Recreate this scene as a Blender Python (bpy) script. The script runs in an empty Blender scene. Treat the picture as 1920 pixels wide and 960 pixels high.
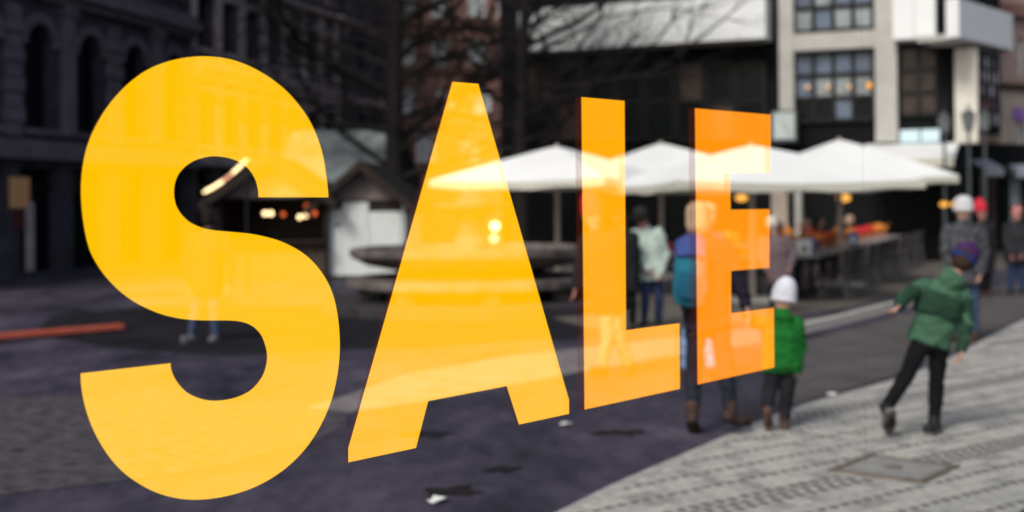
import bpy, bmesh, math, random
from mathutils import Vector, Matrix, noise

R = math.radians
random.seed(7)
scene = bpy.context.scene
col = scene.collection

# ------------------------------------------------------------------ camera
EYE = 1.70            # metres above the ground
FPX = 2400.0          # focal length in pixels of a 1920 px wide picture
PX, PY = 960.0, 385.0 # principal point
ROLL = 0.0096
cam_d = bpy.data.cameras.new('camera')
cam = bpy.data.objects.new('camera', cam_d)
col.objects.link(cam)
cam_d.sensor_width = 36.0
cam_d.lens = FPX / 1920.0 * 36.0
cam_d.shift_y = -(480.0 - PY) / 1920.0
cam_d.clip_start = 0.05
cam_d.clip_end = 600.0
cam.matrix_world = Matrix.Translation((0, 0, EYE)) @ Matrix.Rotation(R(90), 4, 'X') @ Matrix.Rotation(-ROLL, 4, 'Z')
cam_d.dof.use_dof = True
cam_d.dof.focus_distance = 3.05
cam_d.dof.aperture_fstop = 2.2
cam_d.dof.aperture_blades = 0
scene.camera = cam

# ------------------------------------------------------------------ sky, sun, exposure
SUN_EL, SUN_AZ = R(42), R(212)      # azimuth clockwise from +Y (seen from above): behind the viewer, to the left
world = bpy.data.worlds.new('World')
scene.world = world
world.use_nodes = True
wn, wl = world.node_tree.nodes, world.node_tree.links
wn.clear()
sky = wn.new('ShaderNodeTexSky')
sky.sky_type = 'NISHITA'
sky.sun_disc = False
sky.sun_elevation = SUN_EL
sky.sun_rotation = SUN_AZ
sky.air_density = 1.0
sky.dust_density = 4.0
sky.ozone_density = 1.0
hs = wn.new('ShaderNodeHueSaturation')
hs.inputs['Saturation'].default_value = 0.8
bgn = wn.new('ShaderNodeBackground')
bgn.inputs['Strength'].default_value = 0.085
won = wn.new('ShaderNodeOutputWorld')
wl.new(sky.outputs[0], hs.inputs['Color'])
wl.new(hs.outputs[0], bgn.inputs['Color'])
wl.new(bgn.outputs[0], won.inputs['Surface'])
sun_d = bpy.data.lights.new('sun', 'SUN')
sun_d.energy = 1.5
sun_d.angle = R(16)
sun_d.color = (1.0, 0.96, 0.90)
sun = bpy.data.objects.new('sun', sun_d)
col.objects.link(sun)
to_sun = Vector((math.sin(SUN_AZ) * math.cos(SUN_EL), math.cos(SUN_AZ) * math.cos(SUN_EL), math.sin(SUN_EL)))
sun.rotation_euler = to_sun.to_track_quat('Z', 'Y').to_euler()
vs = scene.view_settings
vs.view_transform = 'Standard'
vs.look = 'None'
vs.gamma = 1.0
vs.use_curve_mapping = False
EXPO = 0.55
vs.exposure = EXPO
scene.render.engine = 'CYCLES'
scene.cycles.use_denoising = True
scene.cycles.max_bounces = 6
scene.cycles.transparent_max_bounces = 16
scene.cycles.sample_clamp_indirect = 4.0

# ------------------------------------------------------------------ picture helpers (used only to measure where things stand)
def ray(px, py):
    u, v = px - PX, py - PY
    c, s = math.cos(ROLL), math.sin(ROLL)
    return Vector(((c * u - s * v) / FPX, 1.0, -(s * u + c * v) / FPX))
def at(px, py, depth):
    return Vector((0, 0, EYE)) + ray(px, py) * depth
def gp(px, py, z=0.0):
    r = ray(px, py)
    t = (z - EYE) / r.z
    return Vector((0, 0, EYE)) + r * t

# ------------------------------------------------------------------ materials
MATS = {}
def mat(name, color, rough=0.7, var=0.15, scale=6.0, bump=0.0, bscale=40.0, metal=0.0, spec=None, emit=None, estr=0.0, sheen=0.0, stretch=None):
    if name in MATS:
        return MATS[name]
    m = bpy.data.materials.new(name)
    m.use_nodes = True
    nt = m.node_tree
    n, l = nt.nodes, nt.links
    b = n['Principled BSDF']
    b.inputs['Roughness'].default_value = rough
    b.inputs['Metallic'].default_value = metal
    b.inputs['Specular IOR Level'].default_value = spec if spec is not None else (.12 if rough > .55 else .3)
    if sheen:
        b.inputs['Sheen Weight'].default_value = sheen
    tc = n.new('ShaderNodeTexCoord')
    mp = n.new('ShaderNodeMapping')
    if stretch:
        mp.inputs['Scale'].default_value = stretch
    l.new(tc.outputs['Object'], mp.inputs['Vector'])
    ns = n.new('ShaderNodeTexNoise')
    ns.inputs['Scale'].default_value = scale
    ns.inputs['Detail'].default_value = 5.0
    ns.inputs['Roughness'].default_value = 0.6
    l.new(mp.outputs[0], ns.inputs['Vector'])
    rp = n.new('ShaderNodeValToRGB')
    rp.color_ramp.elements[0].position = 0.3
    rp.color_ramp.elements[1].position = 0.7
    c = Vector(color)
    if max(color) < .34: c = c * .80
    rp.color_ramp.elements[0].color = (*(c * (1 - var)), 1)
    rp.color_ramp.elements[1].color = (*[min(0.95, q) for q in c * (1 + var)], 1)
    l.new(ns.outputs['Fac'], rp.inputs['Fac'])
    l.new(rp.outputs['Color'], b.inputs['Base Color'])
    if bump:
        n2 = n.new('ShaderNodeTexNoise')
        n2.inputs['Scale'].default_value = bscale
        n2.inputs['Detail'].default_value = 4.0
        l.new(mp.outputs[0], n2.inputs['Vector'])
        bp = n.new('ShaderNodeBump')
        bp.inputs['Strength'].default_value = bump
        bp.inputs['Distance'].default_value = 0.02
        l.new(n2.outputs['Fac'], bp.inputs['Height'])
        l.new(bp.outputs[0], b.inputs['Normal'])
    if emit:
        b.inputs['Emission Color'].default_value = (*emit, 1)
        b.inputs['Emission Strength'].default_value = estr
    MATS[name] = m
    return m

def asphalt_material():
    m = bpy.data.materials.new('asphalt')
    m.use_nodes = True
    n, l = m.node_tree.nodes, m.node_tree.links
    b = n['Principled BSDF']
    b.inputs['Specular IOR Level'].default_value = .15
    tc = n.new('ShaderNodeTexCoord')
    mp = n.new('ShaderNodeMapping')
    mp.inputs['Rotation'].default_value = (0, 0, R(39))
    mp.inputs['Scale'].default_value = (1.0, 0.45, 1.0)
    l.new(tc.outputs['Object'], mp.inputs['Vector'])
    a1 = n.new('ShaderNodeTexNoise'); a1.inputs['Scale'].default_value = .9; a1.inputs['Detail'].default_value = 7
    a1.inputs['Roughness'].default_value = 0.65
    l.new(mp.outputs[0], a1.inputs['Vector'])
    r1 = n.new('ShaderNodeValToRGB')
    e = r1.color_ramp.elements
    e[0].position = 0.36; e[0].color = (0.015, 0.0145, 0.021, 1)
    e[1].position = 0.48; e[1].color = (0.042, 0.037, 0.055, 1)
    q = e.new(0.60); q.color = (0.061, 0.053, 0.075, 1); q = e.new(0.72); q.color = (0.105, 0.094, 0.118, 1)
    l.new(a1.outputs['Fac'], r1.inputs['Fac'])
    a2 = n.new('ShaderNodeTexNoise'); a2.inputs['Scale'].default_value = 5.5; a2.inputs['Detail'].default_value = 6; a2.inputs['Roughness'].default_value = .7
    l.new(mp.outputs[0], a2.inputs['Vector'])
    mx = n.new('ShaderNodeMix'); mx.data_type = 'RGBA'; mx.blend_type = 'MULTIPLY'; mx.inputs['Factor'].default_value = 0.38
    r2 = n.new('ShaderNodeValToRGB'); r2.color_ramp.elements[0].position = .36; r2.color_ramp.elements[1].position = .66; r2.color_ramp.elements[1].color = (1.75, 1.7, 1.75, 1)
    r2.color_ramp.elements[0].color = (.28, .28, .30, 1)
    l.new(a2.outputs['Fac'], r2.inputs['Fac'])
    l.new(r1.outputs['Color'], mx.inputs[6]); l.new(r2.outputs['Color'], mx.inputs[7])
    l.new(mx.outputs[2], b.inputs['Base Color'])
    rr = n.new('ShaderNodeMapRange')
    rr.inputs['From Min'].default_value = .35; rr.inputs['From Max'].default_value = .6
    rr.inputs['To Min'].default_value = .45; rr.inputs['To Max'].default_value = .8
    l.new(a1.outputs['Fac'], rr.inputs['Value']); l.new(rr.outputs[0], b.inputs['Roughness'])
    bp = n.new('ShaderNodeBump'); bp.inputs['Strength'].default_value = .35; bp.inputs['Distance'].default_value = .01
    l.new(a2.outputs['Fac'], bp.inputs['Height']); l.new(bp.outputs[0], b.inputs['Normal'])
    MATS['asphalt'] = m
    return m

def glow(name, color, strength):
    if name in MATS:
        return MATS[name]
    m = bpy.data.materials.new(name); m.use_nodes = True
    n, l = m.node_tree.nodes, m.node_tree.links
    n.clear()
    e = n.new('ShaderNodeEmission'); e.inputs[0].default_value = (*color, 1); e.inputs[1].default_value = strength
    o = n.new('ShaderNodeOutputMaterial'); l.new(e.outputs[0], o.inputs[0])
    MATS[name] = m
    return m

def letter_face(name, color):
    """vinyl film on clear glass with an added glow: adds its own colour to what shows through it"""
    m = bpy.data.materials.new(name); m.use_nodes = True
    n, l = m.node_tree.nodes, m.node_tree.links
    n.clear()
    e = n.new('ShaderNodeEmission'); e.inputs[0].default_value = (*color, 1); e.inputs[1].default_value = 2.0 ** -EXPO  # emission added in place of light falling on the vinyl
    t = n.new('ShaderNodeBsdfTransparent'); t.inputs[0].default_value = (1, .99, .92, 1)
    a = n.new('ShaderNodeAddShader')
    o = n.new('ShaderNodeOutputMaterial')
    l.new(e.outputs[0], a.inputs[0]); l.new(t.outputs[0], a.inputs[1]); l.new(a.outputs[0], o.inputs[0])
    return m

def clear_tint(name, color):
    m = bpy.data.materials.new(name); m.use_nodes = True
    n, l = m.node_tree.nodes, m.node_tree.links
    n.clear()
    t = n.new('ShaderNodeBsdfTransparent'); t.inputs[0].default_value = (*color, 1)
    o = n.new('ShaderNodeOutputMaterial')
    l.new(t.outputs[0], o.inputs[0])
    return m

def ghost_edge():  # ghost of the letters in the double glazing, built as side walls
    m = bpy.data.materials.new('letter_ghost'); m.use_nodes = True
    n, l = m.node_tree.nodes, m.node_tree.links
    n.clear()
    t = n.new('ShaderNodeBsdfTransparent'); t.inputs[0].default_value = (0.86, 0.78, 0.77, 1)
    d = n.new('ShaderNodeBsdfDiffuse'); d.inputs[0].default_value = (0.30, 0.035, 0.012, 1)
    x = n.new('ShaderNodeMixShader'); x.inputs[0].default_value = 0.10
    o = n.new('ShaderNodeOutputMaterial')
    l.new(t.outputs[0], x.inputs[1]); l.new(d.outputs[0], x.inputs[2]); l.new(x.outputs[0], o.inputs[0])
    return m

# ------------------------------------------------------------------ mesh builder
class MB:
    def __init__(self):
        self.v, self.f = [], []
    def quad8(self, p):
        b = len(self.v); self.v += [tuple(q) for q in p]
        for f in ((0, 3, 2, 1), (4, 5, 6, 7), (0, 1, 5, 4), (1, 2, 6, 5), (2, 3, 7, 6), (3, 0, 4, 7)):
            self.f.append(tuple(b + i for i in f))
        return self
    def box(self, x0, x1, y0, y1, z0, z1):
        return self.quad8([(x0, y0, z0), (x1, y0, z0), (x1, y1, z0), (x0, y1, z0), (x0, y0, z1), (x1, y0, z1), (x1, y1, z1), (x0, y1, z1)])
    def beam(self, a, b, w, h, up=Vector((0, 0, 1))):
        a, b = Vector(a), Vector(b)
        d = (b - a).normalized()
        s = d.cross(up)
        if s.length < 1e-4: s = d.cross(Vector((0, 1, 0)))
        s.normalize(); u = s.cross(d).normalized()
        s *= w / 2; u *= h / 2
        return self.quad8([a - s - u, a + s - u, b + s - u, b - s - u, a - s + u, a + s + u, b + s + u, b - s + u])
    def tube(self, pts, rad, n=8, cap=True, flat=None):
        pts = [Vector(p) for p in pts]
        if not isinstance(rad, (list, tuple)): rad = [rad] * len(pts)
        b = len(self.v)
        prev = None
        for i, p in enumerate(pts):
            d = (pts[min(i + 1, len(pts) - 1)] - pts[max(i - 1, 0)])
            if d.length < 1e-9: d = Vector((0, 0, 1))
            d.normalize()
            ref = prev if prev is not None else (Vector((1, 0, 0)) if abs(d.x) < 0.8 else Vector((0, 1, 0)))
            s = (ref - d * ref.dot(d)).normalized()
            prev = s
            t = d.cross(s)
            for k in range(n):
                a = 2 * math.pi * k / n
                self.v.append(tuple(p + (s * math.cos(a) + t * math.sin(a)) * rad[i]))
        for i in range(len(pts) - 1):
            for k in range(n):
                self.f.append((b + i * n + k, b + i * n + (k + 1) % n, b + (i + 1) * n + (k + 1) % n, b + (i + 1) * n + k))
        if cap:
            self.f.append(tuple(b + k for k in reversed(range(n))))
            self.f.append(tuple(b + (len(pts) - 1) * n + k for k in range(n)))
        return self
    def lathe(self, prof, c=(0, 0, 0), n=24, a0=0.0):
        b = len(self.v)
        for r, z in prof:
            for k in range(n):
                a = a0 + 2 * math.pi * k / n
                self.v.append((c[0] + r * math.cos(a), c[1] + r * math.sin(a), c[2] + z))
        for i in range(len(prof) - 1):
            for k in range(n):
                self.f.append((b + i * n + k, b + i * n + (k + 1) % n, b + (i + 1) * n + (k + 1) % n, b + (i + 1) * n + k))
        self.f.append(tuple(b + k for k in reversed(range(n))))
        self.f.append(tuple(b + (len(prof) - 1) * n + k for k in range(n)))
        return self
    def ball(self, c, r, n=12, m=8, sc=(1, 1, 1)):
        c = Vector(c)
        prof = [(math.sin(math.pi * i / m) * r, -math.cos(math.pi * i / m) * r) for i in range(m + 1)]
        prof[0] = (r * 0.02, -r); prof[-1] = (r * 0.02, r)
        b = len(self.v)
        self.lathe(prof, (0, 0, 0), n)
        for i in range(b, len(self.v)):
            v = self.v[i]
            self.v[i] = (c.x + v[0] * sc[0], c.y + v[1] * sc[1], c.z + v[2] * sc[2])
        return self
    def prism(self, poly, off):
        """poly: 3-D outline, extruded by the vector off"""
        b = len(self.v); n = len(poly); off = Vector(off)
        self.v += [tuple(p) for p in poly] + [tuple(Vector(p) + off) for p in poly]
        self.f.append(tuple(b + i for i in reversed(range(n))))
        self.f.append(tuple(b + n + i for i in range(n)))
        for i in range(n):
            j = (i + 1) % n
            self.f.append((b + i, b + j, b + n + j, b + n + i))
        return self
    def capsule(self, a, ra, b_, rb, n=12, fx=1.0, lat=None, fy=1.0):
        """tapered capsule, cross-section scaled fx along lat"""
        a, b_ = Vector(a), Vector(b_)
        d = (b_ - a)
        L = d.length
        d = d / L if L > 1e-6 else Vector((0, 0, 1))
        ref = lat if lat is not None else (Vector((1, 0, 0)) if abs(d.x) < 0.8 else Vector((0, 1, 0)))
        s = (ref - d * ref.dot(d)).normalized(); t = d.cross(s)
        rings = []
        for i in range(1, 5):
            q = math.pi / 2 * i / 4
            rings.append((a - d * ra * math.cos(q), ra * math.sin(q)))
        for i in range(3, -1, -1):
            q = math.pi / 2 * i / 4
            rings.append((b_ + d * rb * math.cos(q), max(rb * math.sin(q), rb * .03)))
        base = len(self.v)
        for c, r in rings:
            for k in range(n):
                w = 2 * math.pi * k / n
                self.v.append(tuple(c + (s * math.cos(w) * fx + t * math.sin(w) * fy) * r))
        for i in range(len(rings) - 1):
            for k in range(n):
                self.f.append((base + i * n + k, base + i * n + (k + 1) % n, base + (i + 1) * n + (k + 1) % n, base + (i + 1) * n + k))
        self.f.append(tuple(base + k for k in reversed(range(n))))
        self.f.append(tuple(base + (len(rings) - 1) * n + k for k in range(n)))
        return self
    def loft(self, secs, lat, n=20):
        """secs: (centre, half width along lat, half depth); closed body through elliptical rings"""
        lat = Vector(lat).normalized()
        base = len(self.v)
        for i, (c, rx, ry) in enumerate(secs):
            c = Vector(c)
            d = (Vector(secs[min(i + 1, len(secs) - 1)][0]) - Vector(secs[max(i - 1, 0)][0])).normalized()
            s = (lat - d * lat.dot(d)).normalized(); t = d.cross(s)
            for k in range(n):
                w = 2 * math.pi * k / n
                cx, sx = math.cos(w), math.sin(w)
                self.v.append(tuple(c + s * math.copysign(abs(cx) ** .85, cx) * rx + t * math.copysign(abs(sx) ** .85, sx) * ry))
        for i in range(len(secs) - 1):
            for k in range(n):
                self.f.append((base + i * n + k, base + i * n + (k + 1) % n, base + (i + 1) * n + (k + 1) % n, base + (i + 1) * n + k))
        self.f.append(tuple(base + k for k in reversed(range(n))))
        self.f.append(tuple(base + (len(secs) - 1) * n + k for k in range(n)))
        return self
    def mesh(self, name, m=None, smooth=False):
        me = bpy.data.meshes.new(name)
        me.from_pydata(self.v, [], self.f)
        bm = bmesh.new(); bm.from_mesh(me)
        bmesh.ops.recalc_face_normals(bm, faces=bm.faces)
        bm.to_mesh(me); bm.free()
        if smooth:
            me.polygons.foreach_set('use_smooth', [True] * len(me.polygons))
        if m is not None: me.materials.append(m)
        me.update()
        return me
    def build(self, name, m, parent=None, smooth=False):
        return link(name, self.mesh(name, m, smooth), parent)

def link(name, data, parent=None):
    o = bpy.data.objects.new(name, data)
    col.objects.link(o)
    if parent is not None: adopt(o, parent)
    return o
def world_loc(o):
    p = Matrix.Identity(4)
    while o is not None:
        p = Matrix.LocRotScale(o.location, o.rotation_euler, o.scale) @ p
        if o.parent is not None: p = o.matrix_parent_inverse @ p
        o = o.parent
    return p
def adopt(o, parent):
    """the child's mesh is written in world coordinates"""
    o.parent = parent
    o.matrix_parent_inverse = world_loc(parent).inverted()
def tag(o, label=None, cat=None, group=None, kind=None):
    if label: o['label'] = label
    if cat: o['category'] = cat
    if group: o['group'] = group
    if kind: o['kind'] = kind
    return o
def thing(name, loc, label, cat, group=None):
    o = bpy.data.objects.new(name, None)
    o.empty_display_size = 0.2
    col.objects.link(o)
    o.location = loc
    return tag(o, label, cat, group)
def copy_tree(o, parent=None):
    c = o.copy(); col.objects.link(c)
    if parent is not None: c.parent = parent
    for ch in list(o.children): copy_tree(ch, c)
    return c

class Facade:
    """a vertical plane through P0 whose length runs along the bearing ang (clockwise from +Y); d counts towards the viewer"""
    def __init__(self, p0, ang):
        self.p = Vector((p0[0], p0[1], 0)); self.dir = Vector((math.sin(ang), math.cos(ang), 0))
        n = Vector((self.dir.y, -self.dir.x, 0))
        if n.dot(-self.p) < 0: n = -n
        self.n = n
    def pt(self, s, h, d=0.0):
        return self.p + self.dir * s + self.n * d + Vector((0, 0, h))
    def px(self, x, y, d=0.0):
        r = ray(x, y); o = Vector((0, 0, EYE)); q = self.p + self.n * d
        t = (q - o).dot(self.n) / r.dot(self.n)
        w = o + r * t
        return (w - q).dot(self.dir), w.z
    def s(self, x, d=0.0): return self.px(x, PY, d)[0]
    def h(self, x, y, d=0.0): return self.px(x, y, d)[1]
    def box(self, mb, s0, s1, h0, h1, d0, d1):
        mb.quad8([self.pt(s0, h0, d0), self.pt(s1, h0, d0), self.pt(s1, h0, d1), self.pt(s0, h0, d1),
                  self.pt(s0, h1, d0), self.pt(s1, h1, d0), self.pt(s1, h1, d1), self.pt(s0, h1, d1)])
    def grid(self, mb, s0, s1, h0, h1, rows, d0, d1):
        """wall with openings: rows = [(ha, hb, [(sa, sb), ...]), ...] from the ground up"""
        h = h0
        for ha, hb, ops in rows:
            if ha > h: self.box(mb, s0, s1, h, ha, d0, d1)
            s = s0
            for a, b in ops:
                if a > s: self.box(mb, s, a, ha, hb, d0, d1)
                s = b
            if s1 > s: self.box(mb, s, s1, ha, hb, d0, d1)
            h = hb
        if h1 > h: self.box(mb, s0, s1, h, h1, d0, d1)
    def arch(self, mb, sa, sb, hb, d0, d1):
        """fills the two upper corners of an opening whose top is hb so that it ends in a round arch"""
        r = (sb - sa) / 2; c = (sa + sb) / 2
        for sg in (-1, 1):
            poly = [self.pt(c + sg * r, hb, d0), self.pt(c, hb, d0)]
            for i in range(0, 7):
                a = math.pi / 2 - math.pi / 2 * i / 6
                poly.append(self.pt(c + sg * r * math.cos(a), hb - r + r * math.sin(a), d0))
            poly = [poly[1]] + poly[3:] + [poly[0]]
            mb.prism(poly, self.n * (d1 - d0))
    def window(self, parent, sa, sb, ha, hb, d, frame_m, pane_m, nx=2, ny=3, fw=0.06, lbl=None):
        f = MB()
        self.box(f, sa, sa + fw, ha, hb, d, d + .05); self.box(f, sb - fw, sb, ha, hb, d, d + .05)
        self.box(f, sa + fw, sb - fw, ha, ha + fw, d, d + .05); self.box(f, sa + fw, sb - fw, hb - fw, hb, d, d + .05)
        iw, ih = (sb - sa - 2 * fw), (hb - ha - 2 * fw)
        for i in range(1, nx):
            x = sa + fw + iw * i / nx
            self.box(f, x - fw * .3, x + fw * .3, ha + fw, hb - fw, d + .003, d + .045)
        for j in range(1, ny):
            y = ha + fw + ih * j / ny
            self.box(f, sa + fw, sb - fw, y - fw * .3, y + fw * .3, d + .006, d + .042)
        w = f.build('window', frame_m, parent)
        g = MB(); self.box(g, sa + fw * .5, sb - fw * .5, ha + fw * .5, hb - fw * .5, d - .02, d + .012)
        g.build('pane', pane_m, w)
        return w

# ------------------------------------------------------------------ palette
asphalt_material()
M = MATS
mat('dimmed_stone', (.072, .070, .092), .85, .35, 1.5, .5, 12)  # weak glass reflection on the left put into the stone and trim colours
mat('dimmed_trim', (.185, .16, .195), .85, .25, 2.0, .3, 14)
mat('umber_stone', (.112, .092, .105), .85, .35, 1.6, .4, 12)
mat('umber_trim', (.42, .36, .37), .85, .25, 2.0, .3, 14)
mat('dark_glass', (.007, .010, .012), .2, .3, 2.0, spec=.15)
mat('black_metal', (.010, .011, .012), .5, .2, 8.0, spec=.25)
mat('dark_wood', (.035, .026, .022), .7, .3, 5.0, .3, 20)
mat('brown_wood', (.075, .052, .045), .7, .3, 4.0, .3, 20)
mat('hut_white', (.62, .65, .65), .6, .06, 3.0, .15, 18, stretch=(6, 6, 1))
mat('gable_wood', (.26, .22, .22), .7, .2, 5.0, .3, 20)
mat('roof_felt', (.025, .024, .026), .9, .3, 4.0)
mat('pale_roof', (.25, .285, .30), .8, .45, 1.6)
mat('brick', (.33, .18, .155), .85, .3, 3.0, .4, 30)
mat('brick_dark', (.11, .065, .06), .85, .3, 3.0, .4, 30)
mat('white_frame', (.72, .74, .75), .5, .08)
mat('curtain', (.38, .43, .46), .4, .2, 4.0)
mat('fountain_stone', (.15, .128, .125), .75, .6, 3.0, .4, 14)
mat('fountain_shaded', (.05, .046, .052), .6, .3, 3.0, .4, 14)  # shade under the basin and ledge put into darker stone
mat('water', (.03, .035, .04), .08, .1)
mat('bark', (.022, .019, .02), .95, .3, 6.0, .6, 20)
mat('panel_white', (.78, .80, .81), .5, .05, 1.0)
mat('concrete', (.46, .45, .42), .8, .12, 1.5, .2, 20)
mat('cream', (.66, .63, .56), .7, .12, 1.5, .1, 20)
mat('facade_dark', (.0075, .0085, .0095), .8, .3, 1.0, spec=.15)
mat('pane_blue', (.15, .19, .27), .15, .35, 1.2)
mat('pane_pale', (.30, .34, .36), .2, .4, 1.5)
mat('pane_brown', (.060, .042, .036), .25, .5, 1.5)
mat('pink_wall', (.40, .29, .245), .85, .15, 1.0, .2, 15)
mat('beige_wall', (.48, .40, .34), .85, .15, 1.0, .2, 15)
mat('parasol_cloth', (.86, .87, .87), .75, .05, 1.0, .15, 5)
mat('valance_cloth', (.72, .71, .62), .8, .05, 1.0)
mat('pole_metal', (.42, .36, .31), .5, .1)
mat('chrome', (.22, .20, .21), .4, .1, metal=.5)
mat('chair_dark', (.022, .017, .019), .6, .3)
mat('table_white', (.32, .29, .28), .4, .1)
mat('orange_cloth', (.90, .28, .06), .8, .3, 8.0)
mat('red_cloth', (.62, .04, .045), .8, .3, 8.0)
mat('blue_paint', (.10, .16, .42), .5, .2)
mat('terracotta', (.42, .16, .08), .8, .2)
mat('leaf_green', (.06, .10, .04), .6, .4)
mat('lamp_metal', (.09, .10, .105), .4, .2)
mat('paving_grey', (.24, .215, .22), .85, .25, 2.5, .3, 30)
mat('cobbles', (.085, .076, .088), .7, .75, 7.0, .8, 9, stretch=(1, 1.6, 1))
mat('shadow_asphalt', (.015, .0145, .019), .8, .5, 1.5, .3, 20)
mat('terrace_paving', (.15, .133, .12), .85, .2, 1.2, .3, 30)
mat('joint_dirt', (.345, .335, .315), .95, .3, 8.0, .4, 40)
mat('sett_light', (.345, .338, .318), .85, .16, 9.0, .35, 60)
mat('sett_warm', (.40, .385, .355), .85, .16, 9.0, .35, 60)
mat('sett_cool', (.325, .32, .308), .85, .18, 9.0, .35, 60)
mat('sett_dark', (.15, .145, .142), .85, .2, 9.0, .35, 60)
mat('iron', (.22, .185, .155), .6, .3, 12.0, .3, 40, metal=.2)
mat('red_paint', (.62, .13, .08), .6, .15)
mat('litter', (.72, .72, .70), .7, .1)
mat('leaf_dead', (.022, .019, .020), .9, .3)
warm = glow('warm_bulb', (1.0, .72, .36), 2.6)
amber = glow('amber_bulb', (1.0, .45, .08), 1.0)
redglow = glow('red_bulb', (1.0, .16, .05), 0.8)
shopglow = glow('shop_glow', (1.0, .58, .32), 0.07)
paleglow = glow('pale_sign', (.80, .95, 1.0), 0.75)

def let_light_through(m, amount, color):
    n, l = m.node_tree.nodes, m.node_tree.links
    out = next(q for q in n if q.type == 'OUTPUT_MATERIAL'); b = n['Principled BSDF']
    t = n.new('ShaderNodeBsdfTranslucent'); t.inputs[0].default_value = (*color, 1)
    x = n.new('ShaderNodeMixShader'); x.inputs[0].default_value = amount
    l.new(b.outputs[0], x.inputs[1]); l.new(t.outputs[0], x.inputs[2]); l.new(x.outputs[0], out.inputs['Surface'])
let_light_through(M['parasol_cloth'], .14, (.75, .74, .68))
let_light_through(M['valance_cloth'], .3, (.70, .69, .58))

# ------------------------------------------------------------------ the ground
STREET = 39.0
SD = Vector((math.sin(R(STREET)), math.cos(R(STREET)), 0))   # along the street
SN = Vector((SD.y, -SD.x, 0))                                # towards the shop side

def sheet(name, pts, z, m):
    me = bpy.data.meshes.new(name)
    me.from_pydata([(p.x, p.y, z) for p in pts], [], [tuple(range(len(pts)))])
    me.materials.append(m)
    o = link(name, me)
    o['kind'] = 'structure'
    return o
me = bpy.data.meshes.new('ground')
me.from_pydata([(-160, -60, 0), (160, -60, 0), (160, 260, 0), (-160, 260, 0)], [], [(0, 1, 2, 3)])
me.materials.append(M['asphalt'])
tag(link('ground', me), 'dark asphalt of the square', None, None, 'structure')

def smooth_line(pts, k=6):
    out = []
    n = len(pts)
    for i in range(n - 1):
        p0, p1, p2, p3 = pts[max(i - 1, 0)], pts[i], pts[i + 1], pts[min(i + 2, n - 1)]
        for j in range(k):
            t = j / k
            out.append(0.5 * ((2 * p1) + (p2 - p0) * t + (2 * p0 - 5 * p1 + 4 * p2 - p3) * t * t + (3 * p1 - p0 - 3 * p2 + p3) * t ** 3))
    out.append(pts[-1])
    return out
edge_px = [(640, 1150), (860, 1045), (1045, 960), (1150, 908), (1280, 852), (1340, 826), (1410, 796), (1460, 775), (1520, 755), (1640, 722), (1720, 697), (1800, 662), (1860, 628), (1920, 600), (2020, 560), (2200, 510)]
edge = smooth_line([gp(*p) for p in edge_px])
far_r = edge[-1] + SN * 6
near_l = edge[0] + Vector((3.2, -0.8, 0))
pave_poly = edge + [far_r, Vector((far_r.x - 4, near_l.y + 6, 0)), near_l]
tag(sheet('pavement', pave_poly, .004, M['joint_dirt']), 'pale sett pavement with a curved edge')
pavement = bpy.data.objects['pavement']

def inside(p, poly):
    c = False; j = len(poly) - 1
    for i in range(len(poly)):
        a, b = poly[i], poly[j]
        if (a.y > p.y) != (b.y > p.y) and p.x < (b.x - a.x) * (p.y - a.y) / (b.y - a.y) + a.x: c = not c
        j = i
    return c
def in_frame(p, pad=60):
    u, v = p.x / p.y * FPX, (EYE - p.z) / p.y * FPX
    x, y = PX + u + ROLL * v, PY + v - ROLL * u
    return -pad < x < 1920 + pad and -pad < y < 960 + pad

man_c = gp(1676, 881)
MH_L, MH_W = .62, .62
def in_manhole(p, m=.06):
    q = p - man_c
    return abs(q.dot(SD)) < MH_L / 2 + m and abs(q.dot(SN)) < MH_W / 2 + m

def sett_mesh(name, l, w, h, m):
    b = MB(); c = .006
    lo = [(-l / 2, -w / 2, 0), (l / 2, -w / 2, 0), (l / 2, w / 2, 0), (-l / 2, w / 2, 0)]
    mid = [(x, y, h * .6) for x, y, _ in lo]
    hi = [(x - math.copysign(c, x), y - math.copysign(c, y), h) for x, y, _ in lo]
    b.v = lo + mid + hi
    for k in range(4):
        j = (k + 1) % 4
        b.f.append((k, j, 4 + j, 4 + k)); b.f.append((4 + k, 4 + j, 8 + j, 8 + k))
    b.f.append((8, 9, 10, 11))
    return b.mesh(name, m)
TD = Vector((math.sin(R(51)), math.cos(R(51)), 0)); TN = Vector((TD.y, -TD.x, 0))
setts = []
rs = random.Random(11)
rows = []
v = -2.0
kinds = []
o0 = gp(1500, 860)
row_v = -6.0
i = 0
while row_v < 8.0:
    ph = i % 17
    k = 'B' if ph in (2, 5, 8, 11) else ('C' if ph in (14, 15, 16) else 'A')
    w = {'A': .110, 'B': .044, 'C': .060}[k]
    rows.append((row_v + w / 2, w, k)); row_v += w + {'A': .009, 'B': .014, 'C': .03}[k]
    i += 1
for (rv, w, k) in rows:
    step = {'A': .134, 'B': .100, 'C': .104}[k]
    u = -12 + rs.random() * step
    while u < 14:
        p = o0 + TD * (u + rs.uniform(-.004, .004)) + TN * (rv + .03 * math.sin(u * .8) + rs.uniform(-.003, .003))
        u += step
        if p.y < 5.5 or p.y > 17: continue
        if not in_frame(p, 140) or not inside(p, pave_poly) or not inside(p - SN * .13, pave_poly) or not inside(p + Vector((-.12, 0, 0)), pave_poly) or in_manhole(p): continue
        setts.append((p, k, rs.uniform(-.03, .03), rs.choice((0, 0, 1, 1, 2)) if k == 'A' else 3))
setts.sort(key=lambda t: t[0].y if in_frame(t[0], -5) else 100 + t[0].y)
mlist = [M['sett_light'], M['sett_warm'], M['sett_cool'], M['sett_dark']]
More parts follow.
